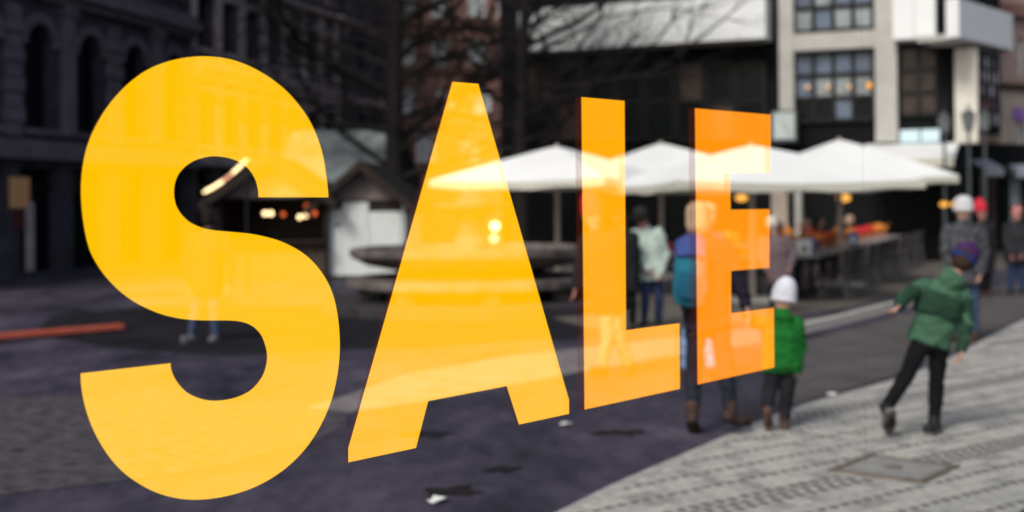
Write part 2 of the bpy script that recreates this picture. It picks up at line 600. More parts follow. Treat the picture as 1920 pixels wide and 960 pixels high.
dims = {'A': (.126, .110, .010), 'B': (.034, .046, .008), 'C': (.040, .058, .008)}
smesh = {(k, q): sett_mesh('sett', *dims[k], mlist[q]) for k in dims for q in range(4)}
base_ang = math.atan2(TD.y, TD.x)
for n_, (p, k, a, q) in enumerate(setts[:300]):
    o = link('sett', smesh[(k, q)])
    o.location = (p.x, p.y, .004); o.rotation_euler.z = base_ang + a
    o.parent = pavement
bulk = [MB() for _ in range(4)]
def add_sett(b, p, k, a):
    l, w, h = dims[k]
    ca, sa = math.cos(base_ang + a), math.sin(base_ang + a)
    z0 = .004
    pts = []
    for (x, y, z) in ((-l / 2, -w / 2, 0), (l / 2, -w / 2, 0), (l / 2, w / 2, 0), (-l / 2, w / 2, 0), (-l / 2 + .006, -w / 2 + .006, h), (l / 2 - .006, -w / 2 + .006, h), (l / 2 - .006, w / 2 - .006, h), (-l / 2 + .006, w / 2 - .006, h)):
        pts.append((p.x + x * ca - y * sa, p.y + x * sa + y * ca, z0 + z))
    b.quad8(pts)
for (p, k, a, q) in setts[300:]:
    add_sett(bulk[q], p, k, a)
rest = MB(); midx = []
for q in range(4):
    off = len(rest.v)
    rest.v += bulk[q].v
    rest.f += [tuple(off + i for i in f) for f in bulk[q].f]
    midx += [q] * len(bulk[q].f)
rm = bpy.data.meshes.new('distant_setts'); rm.from_pydata(rest.v, [], rest.f)
for q in range(4): rm.materials.append(mlist[q])
rm.polygons.foreach_set('material_index', midx)
ro = link('distant_setts', rm); ro.parent = pavement; ro['kind'] = 'stuff'

# manhole cover let into the pavement
mh = thing('manhole_cover', (man_c.x, man_c.y, .004), 'square recessed manhole cover set into the pale sett pavement', 'manhole cover')
def street_box(b, c, u0, u1, v0, v1, z0, z1):
    b.quad8([c + SD * u + SN * v_ + Vector((0, 0, z)) for z in (z0, z1) for (u, v_) in ((u0, v0), (u1, v0), (u1, v1), (u0, v1))])
b = MB(); f = .05; a_, w_ = MH_L / 2, MH_W / 2
street_box(b, man_c, -a_, a_, -w_, -w_ + f, .004, .019); street_box(b, man_c, -a_, a_, w_ - f, w_, .004, .019)
street_box(b, man_c, -a_, -a_ + f, -w_ + f, w_ - f, .004, .019); street_box(b, man_c, a_ - f, a_, -w_ + f, w_ - f, .004, .019)
b.build('frame', M['iron'], mh)
b = MB(); street_box(b, man_c, -a_ + f + .006, a_ - f - .006, -w_ + f + .006, w_ - f - .006, .004, .014); b.build('infill', M['sett_cool'], mh)
b = MB(); b.lathe([(.06, 0), (.06, .006), (.045, .009)], (man_c.x, man_c.y, .014), 16); b.build('lifting_ring', M['iron'], mh)

# light paved strip parallel to the street, and the terrace behind it
def strip(name, pxs, z, m, label):
    o = sheet(name, [gp(*p) for p in pxs], z, m); o['label'] = label; return o
strip('paved_strip', [(520, 785), (640, 776), (800, 752), (960, 722), (1110, 694), (1290, 664), (1450, 640), (1600, 604), (1820, 545), (1820, 536), (1590, 588), (1430, 612), (1260, 634), (1100, 652), (950, 668), (760, 702), (640, 745), (520, 781)], .004, M['paving_grey'], 'grey paved strip running between asphalt and terrace')
strip('terrace_paving', [(1130, 622), (1300, 616), (1450, 597), (1590, 577), (1740, 545), (1900, 500), (1930, 440), (1880, 425), (1500, 430), (1000, 440), (990, 585)], .0082, M['terrace_paving'], 'beige paved terrace under the cafe tables')
mat('road_lightened', (.115, .105, .105), .9, .3, 2.0, .3, 40)  # stronger glass reflection towards the right put into paler asphalt
strip('road', [(1462, 768), (1466, 652), (1600, 616), (1820, 556), (1990, 505), (2060, 520), (1920, 594), (1860, 622), (1800, 655), (1720, 690), (1640, 715), (1520, 748)], .0042, M['road_lightened'], 'grey asphalt road beside the pavement, lightened like its stronger reflection')
strip('cobbled_strip', [(-150, 945), (120, 915), (300, 893), (450, 868), (560, 838), (650, 800), (650, 772), (520, 760), (350, 748), (150, 742), (-150, 752)], .0041, M['cobbles'], 'mottled cobbled strip crossing behind the letter S')
strip('fountain_shadow', [(60, 628), (230, 655), (420, 668), (640, 656), (800, 652), (960, 640), (1090, 632), (1100, 590), (900, 570), (600, 572), (300, 574), (100, 590)], .0043, M['shadow_asphalt'], 'shadow round the fountain foot, laid as a dark ground sheet')  # fountain shadow put into the ground colour
# kerb stones along the terrace
kpts = [gp(*p) for p in ((1440, 628), (1500, 614), (1560, 601), (1640, 580), (1720, 560))]
kerb = thing('kerb', kpts[0], 'row of pale kerb stones edging the cafe terrace', 'kerb')
for i in range(len(kpts) - 1):
    for j in range(3):
        p = kpts[i].lerp(kpts[i + 1], j / 3 + .01); q = kpts[i].lerp(kpts[i + 1], (j + 1) / 3 - .01)
        MB().beam(p + Vector((0, 0, .02)), q + Vector((0, 0, .02)), .16, .045).build('kerb_stone', M['sett_warm'], kerb)
# litter and leaves on the asphalt
def scrap(name, px, py, r, m, label, cat, sx=1.0, z=.006, seed=0):
    c = gp(px, py); rr = random.Random(seed); n = 9 if name != 'wet_leaf' else 19
    ring = []
    for k in range(n):
        a = 2 * math.pi * k / n
        q = r * (rr.uniform(.65, 1.15) if name != 'wet_leaf' else rr.uniform(.25, 1.25))
        ring.append(Vector((c.x + math.cos(a) * q * sx, c.y + math.sin(a) * q, z + rr.uniform(0, .02 if name != 'wet_leaf' else .004))))
    b = MB(); b.prism(ring, (0, 0, .004)); o = b.build(name, m)
    return tag(o, label, cat)
scrap('paper_scrap', 822, 941, .065, M['litter'], 'crumpled white paper scrap on asphalt at the bottom edge', 'litter', 1.0, seed=1)
scrap('paper_scrap', 1060, 798, .045, M['litter'], 'tiny white paper scrap on asphalt below the letter A', 'litter', seed=2)
scrap('paper_scrap', 1560, 742, .05, M['litter'], 'small white scrap on asphalt beside the pale pavement edge', 'litter', seed=3)
scrap('wet_leaf', 850, 922, .13, M['leaf_dead'], 'dark wet leaf clump on asphalt beside the white paper scrap', 'leaf', 1.3, seed=4)
scrap('wet_leaf', 940, 882, .10, M['leaf_dead'], 'small dark leaf lying on asphalt under the letter A', 'leaf', 1.3, seed=5)
scrap('wet_leaf', 800, 815, .17, M['leaf_dead'], 'dark leaf patch beneath the crossbar gap of the A', 'leaf', 1.2, seed=6)
scrap('wet_leaf', 1165, 812, .17, M['leaf_dead'], 'broad dark leaf patch on asphalt below the letter L', 'leaf', 1.2, seed=7)
# red beam lying on the left
pa, pb = gp(-90, 648), gp(228, 621)
rb = thing('red_beam', pa.lerp(pb, .5), 'long low red barrier beam lying on the dark ground', 'barrier')
MB().beam(pa + Vector((0, 0, .07)), pb + Vector((0, 0, .07)), .14, .06).build('rail', M['red_paint'], rb)
for t in (.2, .5, .8):
    p = pa.lerp(pb, t)
    MB().box(p.x - .1, p.x + .1, p.y - .12, p.y + .12, 0, .02).build('foot', M['black_metal'], rb)

# ------------------------------------------------------------------ buildings at the left: one street front, three houses
LF = Facade((-12.4, 31.0), R(14.0))
def stone_house(label, s0, s1, bays, stone, trim, levels, arch=False, top=16.0, shop=True, tone=0):
    t = thing('stone_house', LF.pt((s0 + s1) / 2, 0), label, 'building')
    wall = MB()
    rows = []
    bw = (s1 - s0) / bays
    for (ha, hb, frac) in levels:
        ops = [(s0 + bw * (i + .5 - frac / 2), s0 + bw * (i + .5 + frac / 2)) for i in range(bays)]
        rows.append((ha, hb, ops))
    LF.grid(wall, s0, s1, 0, top, rows, 0, .34)
    LF.box(wall, s0, s1, 0, top, -6.0, -.06)
    if arch:
        for (ha, hb, ops) in rows[1:]:
            for a, b_ in ops: LF.arch(wall, a, b_, hb, .001, .338)
    wall.build('wall', stone, t)
    for r_, (ha, hb, ops) in enumerate(rows):
        for a, b_ in ops:
            if r_ == 0:
                g = MB(); LF.box(g, a, b_, ha, hb, -.05, .03)
                w = g.build('shop_front', M['dark_glass'], t)
                f = MB()
                LF.box(f, (a + b_) / 2 - .04, (a + b_) / 2 + .04, ha, hb - .5, .031, .10)
                LF.box(f, a, b_, hb - .55, hb - .45, .031, .12)
                f.build('mullion', M['black_metal'], w)
            else:
                LF.window(t, a, b_, ha, hb, .03, M['black_metal'], M['dark_glass'], 2, 3, .07)
                if not arch or r_ != 1:
                    l_ = MB(); LF.box(l_, a - .12, b_ + .12, hb + .02, hb + .20, .34, .50); l_.build('lintel', trim, t)
                s_ = MB(); LF.box(s_, a - .10, b_ + .10, ha - .14, ha - .01, .34, .48); s_.build('sill', trim, t)
    return t, rows, bw
# house A: weak reflection put into dark stone, round-headed windows
sA0, sA1 = -9.0, 9.0
hA, rA, bwA = stone_house('stone building with tall round-headed windows, dimmed like its weak reflection', sA0, sA1, 8, M['dimmed_stone'], M['dimmed_trim'],
    [(.15, 2.75, .72), (3.72, 6.35, .50), (8.2, 10.6, .5), (12, 14, .5)], arch=True)
for (h0, h1, d) in ((2.95, 3.2, .62), (3.2, 3.42, .5), (6.95, 7.15, .55), (7.15, 7.4, .75), (7.4, 7.6, .62)):
    b = MB(); LF.box(b, sA0, sA1 - .02, h0, h1, .34, d); b.build('cornice', M['dimmed_trim'], hA)
for i in range(9):
    s = sA0 + bwA * i
    if i % 2 == 1:
        b = MB(); LF.box(b, s - .22, s + .22, 3.6, 6.7, .34, .52); p_ = b.build('pilaster', M['dimmed_trim'], hA)
        b = MB(); LF.box(b, s - .30, s + .30, 6.7, 6.94, .34, .58); b.build('capital', M['dimmed_trim'], p_)
    else:
        for k in range(9):
            b = MB(); w = .34 if k % 2 else .26
            LF.box(b, s - w, s + w, 3.5 + k * .36, 3.5 + k * .36 + .33, .34, .50 if k % 2 else .46); b.build('stone_block', M['dimmed_trim'], hA)
for i in range(8):
    c = sA0 + bwA * (i + .5); r0 = bwA * .25
    b = MB()
    for k in range(9):
        a0, a1 = math.pi * k / 9 + .03, math.pi * (k + 1) / 9 - .03
        hc = 6.35 - r0
        poly = [LF.pt(c + r * math.cos(a), hc + r * math.sin(a), .34) for r, a in ((r0 + .02, a0), (r0 + .26, a0), (r0 + .26, a1), (r0 + .02, a1))]
        b.prism(poly, LF.n * .1)
    b.build('arch_surround', M['dimmed_trim'], hA)
# lit shop pieces in house A
b = MB(); LF.box(b, *sorted((LF.s(-6), LF.s(30))), 1.75, 2.5, .345, .39); o = b.build('lit_sign', shopglow, hA); o['label'] = 'dim orange lit sign panel'
b = MB(); LF.box(b, *sorted((LF.s(24), LF.s(36))), .2, 1.9, .345, .42); o = b.build('door_post', M['umber_trim'], hA); o['label'] = 'pale brown door post'
b = MB(); LF.box(b, *sorted((LF.s(0), LF.s(20))), 1.25, 1.7, .345, .38); b.build('display_card', mat('maroon', (.12, .03, .035), .7), hA)
# house B: paler pilasters
sB0, sB1 = 9.0, 21.0
hB, rB, bwB = stone_house('brownish stone building with paired windows and pale lintels behind the letter S', sB0, sB1, 7, M['umber_stone'], M['umber_trim'],
    [(.15, 2.9, .66), (3.7, 5.35, .46), (6.75, 8.4, .46), (9.8, 11.5, .46), (12.6, 14.2, .46)])
for (h0, h1, d) in ((3.05, 3.4, .62), (5.75, 6.05, .60), (6.05, 6.35, .75), (9.1, 9.3, .6)):
    b = MB(); LF.box(b, sB0 + .02, sB1 - .02, h0, h1, .34, d); b.build('cornice', M['umber_trim'], hB)
for i in range(8):
    s = sB0 + bwB * i
    for (h0, h1) in ((3.42, 5.73), (6.37, 9.08)):
        b = MB(); LF.box(b, max(s - .2, sB0 + .02), min(s + .2, sB1 - .02), h0, h1, .34, .46); b.build('pilaster', M['umber_trim'], hB)
# house C: dark, behind the bare tree
sC0, sC1 = 21.0, 36.0
hC, rC, bwC = stone_house('dark narrow-windowed stone building behind the bare tree trunk', sC0, sC1, 8, M['dimmed_stone'], M['umber_stone'],
    [(.15, 2.9, .66), (3.9, 5.6, .42), (6.9, 8.6, .42), (9.9, 11.5, .42), (13, 14.6, .42)], top=18)
for (h0, h1, d) in ((3.1, 3.4, .6), (6.0, 6.3, .55), (9.1, 9.4, .55)):
    b = MB(); LF.box(b, sC0 + .02, sC1 - .02, h0, h1, .34, d); b.build('cornice', M['umber_trim'], hC)

# red advertising stand before house A
p = gp(124, 512)
ad = thing('advertising_stand', p, 'dark red advertising stand by the dimmed stone building', 'sign stand')
b = MB(); b.box(p.x - .28, p.x + .28, p.y - .03, p.y + .03, .12, 1.25); b.build('panel', mat('dull_red', (.20, .028, .045), .6, .4, 3.0), ad)
b = MB()
for sx in (-1, 1): b.box(p.x + sx * .3 - .025, p.x + sx * .3 + .025, p.y - .035, p.y + .035, 0, 1.3)
b.box(p.x - .275, p.x + .275, p.y - .036, p.y + .036, 1.252, 1.30); b.build('frame', M['black_metal'], ad)
for sx in (-1, 1):
    b = MB(); b.box(p.x + sx * .3 - .03, p.x + sx * .3 + .03, p.y - .25, p.y + .25, 0, .05); b.build('foot', M['black_metal'], ad)

# brick house in the middle, far back
BF = Facade((at(740, 385, 58).x, 58.0), R(88.0))
bh = thing('brick_house', BF.pt(4, 0), 'red brick house with white multi-pane windows behind the bare branches', 'building')
sx0, sx1 = BF.s(690), BF.s(1010)
wpx = [(828, 98, 32, 46), (897, 97, 34, 46), (948, 95, 24, 44), (948, 8, 26, 46), (897, 8, 34, 46), (828, 8, 32, 46), (765, 8, 32, 46), (765, 98, 32, 46), (905, 188, 34, 46), (955, 186, 26, 46), (838, 188, 32, 46), (765, 188, 32, 46), (880, 275, 36, 52), (800, 275, 36, 52)]
rowsd = {}
for (cx, cy, w, h) in wpx:
    a, b_ = BF.s(cx - w / 2), BF.s(cx + w / 2)
    rowsd.setdefault(round(cy / 90), []).append((a, b_))
rws = []
hts = {0: (BF.h(900, 30), BF.h(900, -16)), 1: (BF.h(900, 120), BF.h(900, 74)), 2: (BF.h(900, 211), BF.h(900, 165)), 3: (BF.h(900, 301), BF.h(900, 249))}
for k in (3, 2, 1, 0):
    if k in rowsd: rws.append((*hts[k], sorted(rowsd[k])))
b = MB(); BF.grid(b, sx0, sx1, 0, 17, rws, 0, .22); BF.box(b, sx0, sx1, 0, 17, -5, -.05); b.build('wall', M['brick'], bh)
for (ha, hb, ops) in rws:
    for a, b_ in ops:
        w = BF.window(bh, a, b_, ha, hb, .06, M['white_frame'], M['curtain'], 2, 3, .10)
        q = MB(); BF.box(q, a - .08, b_ + .08, ha - .1, ha - .01, .22, .34); q.build('sill', M['concrete'], bh)
for h0 in (BF.h(900, 142), BF.h(900, 52)):
    q = MB(); BF.box(q, sx0, sx1, h0, h0 + .18, .22, .32); q.build('brick_course', M['brick_dark'], bh)

# ------------------------------------------------------------------ modern building with white balconies
C0 = at(1788, 385, 36)
F1 = Facade((C0.x, C0.y), R(-68.0))
F2 = Facade((C0.x, C0.y), R(40.0))
mbd = thing('modern_building', (C0.x, C0.y, 0), 'dark glazed modern building with white balcony bands and pale columns', 'building')
sL = F1.s(940)
b = MB(); F1.box(b, 0.0, sL, 0, 16, -7, 0); b.build('wall', M['facade_dark'], mbd)
b = MB(); F2.box(b, 0.0, F2.s(1878), F2.h(1850, 250), 16, -3, 0); F2.box(b, 0.0, F2.s(1822), 0, F2.h(1850, 250) - .004, -3, 0); b.build('side_wall', M['facade_dark'], mbd)
def band(x0, x1, ytop, ybot, d=1.1, name='balcony', xr=None):
    s0, s1 = sorted((F1.s(x0, d), F1.s(x1, d)))
    xm = xr or (x0 + x1) / 2
    ht, hb = F1.h(xm, ytop, d), F1.h(xm, ybot, d)
    bal = MB(); F1.box(bal, s0, s1, hb, ht, d - .09, d); F1.box(bal, s0, s0 + .09, hb, ht, 0, d - .09); F1.box(bal, s1 - .09, s1, hb, ht, 0, d - .09)
    o = bal.build(name, M['panel_white'], mbd)
    q = MB(); F1.box(q, s0 + .09, s1 - .09, hb - .02, hb + .14, 0, d - .092); q.build('balcony_floor', M['concrete'], o)
    for t in range(1, max(2, int((s1 - s0) / 2.4))):
        n = max(2, int((s1 - s0) / 2.4)); sm = s0 + (s1 - s0) * t / n
        q = MB(); F1.box(q, sm - .012, sm + .012, hb + .01, ht - .01, d, d + .006); q.build('panel_joint', M['concrete'], o)
    return o
band(975, 1438, 2, 84)
band(1677, 1757, -8, 72, .9)
band(975, 1438, -240, -140); band(1677, 1757, -240, -150, .9)
# pale columns and beams
def column(x0, x1, h0, h1, d0=.02, d1=.45, name='column', m='concrete'):
    s0, s1 = sorted((F1.s(x0, d1), F1.s(x1, d1)))
    q = MB(); F1.box(q, s0, s1, h0, h1, d0, d1); return q.build(name, M[m], mbd)
column(1463, 1490, F1.h(1476, 208, .45), 16)
column(1643, 1684, F1.h(1660, 266, .45), 16)
s0, s1 = sorted((F1.s(1490, .4), F1.s(1643, .4)))
for (ya, yb) in ((92, 60), (-125, -165)):
    q = MB(); F1.box(q, s0, s1, F1.h(1560, ya, .4), F1.h(1560, yb, .4), .02, .40); q.build('beam', M['concrete'], mbd)
# gridded windows between the columns
def grid_window(x0, x1, y0, y1, nx, ny, pane_names, d=.10):
    sa, sb = sorted((F1.s(x0, d), F1.s(x1, d))); xm = (x0 + x1) / 2
    ha, hb = F1.h(xm, y1, d), F1.h(xm, y0, d)
    q = MB(); fw = .055
    for i in range(nx + 1):
        s = sa + (sb - sa) * i / nx; F1.box(q, s - fw, s + fw, ha, hb, .02, .16)
    for j in range(ny + 1):
        h = ha + (hb - ha) * j / ny
        for i in range(nx):
            F1.box(q, sa + (sb - sa) * i / nx + fw, sa + (sb - sa) * (i + 1) / nx - fw, h - fw, h + fw, .021, .15)
    w = q.build('window', M['black_metal'], mbd)
    for j in range(ny):
        for i in range(nx):
            a, c = sa + (sb - sa) * i / nx + fw, sa + (sb - sa) * (i + 1) / nx - fw
            e, g = ha + (hb - ha) * j / ny + fw, ha + (hb - ha) * (j + 1) / ny - fw
            p_ = MB(); F1.box(p_, a, c, e, g, .03, .07); p_.build('pane', M[pane_names[(j * nx + i) % len(pane_names)]], w)
    return w
grid_window(1492, 1640, -120, 56, 4, 4, ['pane_pale', 'pane_pale', 'pane_blue', 'pane_pale', 'pane_blue', 'pane_blue', 'pane_pale', 'pane_blue'])
grid_window(1492, 1640, 97, 226, 4, 3, ['dark_glass', 'pane_blue', 'dark_glass', 'dark_glass', 'pane_pale', 'pane_pale', 'pane_pale', 'pane_blue', 'pane_blue', 'pane_blue', 'pane_blue', 'pane_blue'])
grid_window(1690, 1760, 88, 215, 2, 3, ['pane_brown'])
for k in range(8):
    xa = 985 + k * 57
    grid_window(xa + 4, xa + 52, 118, 262, 1, 2, ['dark_glass', 'pane_brown', 'dark_glass', 'dark_glass', 'dark_glass'][k % 5:] + ['dark_glass'])
# lamps glowing behind the panes
for (x, y) in ((1592, 163), (1630, 160), (1514, 163), (1552, 163)):
    p = at(x, y, 1); s, h = F1.px(x, y, .16)
    c = F1.pt(s, h, .165)
    MB().ball(c, .085 if x > 1600 else .07, 10, 6).build('hanging_lamp', amber if x == 1630 else glow('soft_lamp', (1, .62, .32), .7), mbd)
# dark pier, corner bay with its own white band, cream pier, stained window
column(1760, 1786, 0, 16, .02, .3, 'pier', 'facade_dark')
s1_ = F2.s(1902, .9)
ht, hb = F2.h(1850, 12, .9), F2.h(1850, 82, .9)
q = MB()
sS = F2.s(1801, .9)
F2.box(q, sS, s1_, hb, ht, .80, .90); F2.box(q, sS, sS + .1, hb, ht, .55, .80); o = q.build('balcony', M['panel_white'], mbd)
q = MB(); F2.box(q, sS + .1, s1_, hb - .03, hb + .12, -.3, .798); q.build('balcony_floor', M['concrete'], o)
q = MB(); s0, s1 = sorted((F1.s(1792, .6), F1.s(1835, .6)))
F1.box(q, s0, s1, F1.h(1812, 268, .6), F1.h(1812, 90, .6), .05, .6); q.build('cream_pier', M['cream'], mbd)
sa, sb = F2.s(1840, .1), F2.s(1876, .1)
ha, hb2 = F2.h(1858, 235, .1), F2.h(1858, 105, .1)
q = MB(); 
for i in range(5): s = sa + (sb - sa) * i / 4; F2.box(q, s - .03, s + .03, ha, hb2, .02, .10)
for j in range(6):
    h = ha + (hb2 - ha) * j / 5
    for i in range(4): F2.box(q, sa + (sb - sa) * i / 4 + .04, sa + (sb - sa) * (i + 1) / 4 - .04, h - .03, h + .03, .021, .15)
w = q.build('window', M['black_metal'], mbd)
stain = [mat('glass_rose', (.45, .24, .26), .3, .3), mat('glass_pearl', (.66, .64, .64), .3, .2), mat('glass_plum', (.10, .06, .10), .3, .4), mat('glass_red', (.26, .06, .05), .3, .3)]
rs = random.Random(5)
for j in range(5):
    for i in range(4):
        q = MB(); F2.box(q, sa + (sb - sa) * i / 4 + .04, sa + (sb - sa) * (i + 1) / 4 - .04, ha + (hb2 - ha) * j / 5 + .03, ha + (hb2 - ha) * (j + 1) / 5 - .03, .03, .07)
        q.build('pane', stain[rs.choice((0, 1, 1, 2, 2, 3))], w)
# ground floor: beige and grey pillars, lit panels, sign box, lamps inside
column(1446, 1476, 0, F1.h(1460, 352, .5), .02, .5, 'pillar', 'beige_wall')
column(1490, 1502, 0, F1.h(1495, 352, .5), .02, .5, 'pillar', 'concrete')
for (x0, x1) in ((1689, 1724), (1728, 1762)):
    s0, s1 = sorted((F1.s(x0, .5), F1.s(x1, .5)))
    q = MB(); F1.box(q, s0, s1, F1.h(1725, 266, .5), F1.h(1725, 243, .5), .3, .5); q.build('light_panel', paleglow, mbd)
s0, s1 = sorted((F1.s(1447, .9), F1.s(1495, .9)))
h0, h1 = F1.h(1470, 266, .9), F1.h(1470, 207, .9)
sg = thing('sign_box', F1.pt((s0 + s1) / 2, h0, .8), 'grey square sign box hanging on the pale column beside the letter E', 'sign')
q = MB(); F1.box(q, s0, s1, h0, h1, .55, .88); q.build('case', M['lamp_metal'], sg)
q = MB(); F1.box(q, s0 + .06, s1 - .06, h0 + .08, h1 - .06, .881, .90); q.build('face', mat('sign_face', (.48, .55, .54), .4, .2, 2.0), sg)
q = MB(); q.beam(F1.pt((s0 + s1) / 2 - .12, h0 + .25, .91), F1.pt((s0 + s1) / 2 + .1, h0 + .62, .91), .03, .02); q.build('mark', M['lamp_metal'], sg)
q = MB(); F1.box(q, (s0 + s1) / 2 - .05, (s0 + s1) / 2 + .05, h0 + .3, h0 + .4, .3, .55); q.build('bracket', M['black_metal'], sg)
for k, (x, y, ww) in enumerate(((1582, 371, .10), (1390, 371, .09), (1770, 383, .065), (1790, 383, .065))):
    c = at(x, y, 31.0)
    lp = thing('ceiling_lamp', c, ['oval amber lamp glowing behind the parasol pole', 'amber lamp glowing inside the upper gap of the letter E', 'first of two faint amber lamps in the dark cafe', 'second of two faint amber lamps in the dark cafe'][k], 'lamp', 'amber cafe lamps')
    MB().ball(c, ww, 12, 8, (1.7, 1, 1)).build('shade', amber, lp)
    MB().tube([c + Vector((0, 0, ww)), c + Vector((0, 0, 1.1))], .012, 6).build('cord', M['black_metal'], lp)
# white awning along the cafe front
s0, s1 = sorted((F1.s(1610, 2.0), F1.s(1793, 2.0)))
ha_, hb_ = F1.h(1700, 300, 2.0), F1.h(1700, 268, .2)
aw = thing('awning', F1.pt((s0 + s1) / 2, ha_, 1), 'long white awning over the cafe front behind the parasols', 'awning')
q = MB(); q.prism([F1.pt(s0, hb_, .1), F1.pt(s0, hb_ - .08, .1), F1.pt(s0, ha_, 2.6), F1.pt(s0, ha_ + .1, 2.6)], F1.dir * (s1 - s0)); q.build('cloth', M['parasol_cloth'], aw)
q = MB(); F1.box(q, s0, s1, ha_ - .22, ha_ + .02, 2.61, 2.64); q.build('valance', M['valance_cloth'], aw)

# pinkish house and shops at the far right
PF = Facade((at(1874, 385, 47).x, 47.0), R(58.0))
ph = thing('pink_house', PF.pt(2, 0), 'pinkish beige plastered house at the far end of the street', 'building')
hs2 = PF.h(1900, 170)
wr = [(1.2, 3.4, [(.6, 1.6), (2.2, 3.4), (4.2, 5.4)]), (PF.h(1900, 270), PF.h(1900, 205), [(.75, 1.2), (2.3, 3.0), (4.2, 5.0)]), (PF.h(1900, 140), PF.h(1900, 70), [(.75, 1.2), (2.3, 3.0), (4.2, 5.0)])]
q = MB(); PF.grid(q, -.2, 9, 0, hs2, wr[:2], 0, .25); q.build('lower_wall', M['beige_wall'], ph)
q = MB(); PF.grid(q, -.2, 9, hs2 + .22, 15, wr[2:], 0, .25); PF.box(q, -.2, 9, 0, 15, -5, -.05); q.build('upper_wall', M['pink_wall'], ph)
q = MB(); PF.box(q, -.2, 9, hs2, hs2 + .22, -.04, .42); q.build('cornice', M['brown_wood'], ph)
q = MB(); PF.box(q, -.3, 9, PF.h(1900, 35), PF.h(1900, 12), .25, .5); q.build('cornice', M['brick'], ph)
for (ha, hb, ops) in wr:
    for a, c in ops: PF.window(ph, a, c, ha, hb, .05, M['white_frame'], M['pane_blue'], 2, 2, .06)
q = MB(); s_, h_ = PF.px(1914, 213, .4); PF.box(q, s_ - .25, s_ + .25, h_ - .25, h_ + .2, .26, .36); o = q.build('sign_plate', mat('violet', (.30, .14, .50), .5, .2), ph); o['label'] = 'small violet sign plate'
# shop row at ground level
for k, (x0, x1, y, lab) in enumerate(((1818, 1856, 300, 'grey shop awning beside the cream pier'), (1880, 1935, 304, 'grey-blue shop awning at the right edge of the street'))):
    d = 42 + k * 2
    a, c = at(x0, y, d), at(x1, y, d)
    t = thing('shop_awning', a.lerp(c, .5), lab, 'awning')
    q = MB(); q.prism([a, a + Vector((0, 0, -.25)), a + Vector((0, -1.2, -.55)), a + Vector((0, -1.2, -.3))], c - a); q.build('cloth', mat('awning_grey', (.42, .44, .50), .7, .1), t)
    q = MB(); q.tube([a + Vector((.03, 0, -.1)), a + Vector((.03, -1.15, -.5))], .02, 6); q.tube([c + Vector((-.03, 0, -.1)), c + Vector((-.03, -1.15, -.5))], .02, 6); q.build('arm', M['black_metal'], t)
sf = Facade((at(1815, 385, 43.5).x, 43.5), R(80))
so = thing('corner_shop', sf.pt(1, 0), 'dark shop front with pale display windows at the end of the street', 'shop')
L_ = sf.s(1990)
q = MB(); sf.grid(q, -.3, L_, 0, sf.h(1860, 270), [(.25, 2.65, [(sf.s(1834), sf.s(1843)), (sf.s(1850), sf.s(1870)), (sf.s(1888), sf.s(1916)), (sf.s(1922), sf.s(1960))])], 0, .2); sf.box(q, -.3, L_, 0, sf.h(1860, 270), -.8, -.05)
q.build('wall', M['facade_dark'], so)
for (x0, x1, m_) in ((1834, 1843, 'curtain'), (1850, 1870, 'pane_brown'), (1888, 1916, 'pane_pale'), (1922, 1960, 'pane_blue')):
    sf.window(so, sf.s(x0), sf.s(x1), .25, 2.65, .03, M['black_metal'], M[m_], 1, 2, .05)

# street lamps: lantern clusters near the corner of the modern building
def lantern(px, py, depth, k, label):
    c = at(px, py, depth); g = Vector((c.x, c.y, 0))
    t = thing('street_lamp', g, label, 'street lamp', 'street lamps at the corner')
    q = MB(); q.tube([g, g + Vector((0, 0, .5)), g + Vector((0, 0, .55)), Vector((c.x, c.y, c.z - .28))], [.09, .08, .05, .035], 10); q.build('post', M['lamp_metal'], t)
    q = MB(); q.lathe([(.04, -.28), (.11, -.22), (.17, .10), (.14, .13)], c, 8); q.build('lantern', mat('lamp_glass', (.20, .22, .225), .2, .1), t)
    q = MB(); q.lathe([(.19, .13), (.15, .19), (.07, .25), (.02, .30), (.035, .34), (.01, .39)], c, 8); q.build('cap', M['lamp_metal'], t)
lantern(1770, 232, 33.0, 0, 'street lamp with pale lantern before the dark pier')
lantern(1816, 226, 31.0, 1, 'tall street lamp before the cream pier')
lantern(1846, 228, 34.0, 2, 'street lamp with pale lantern before the stained window')

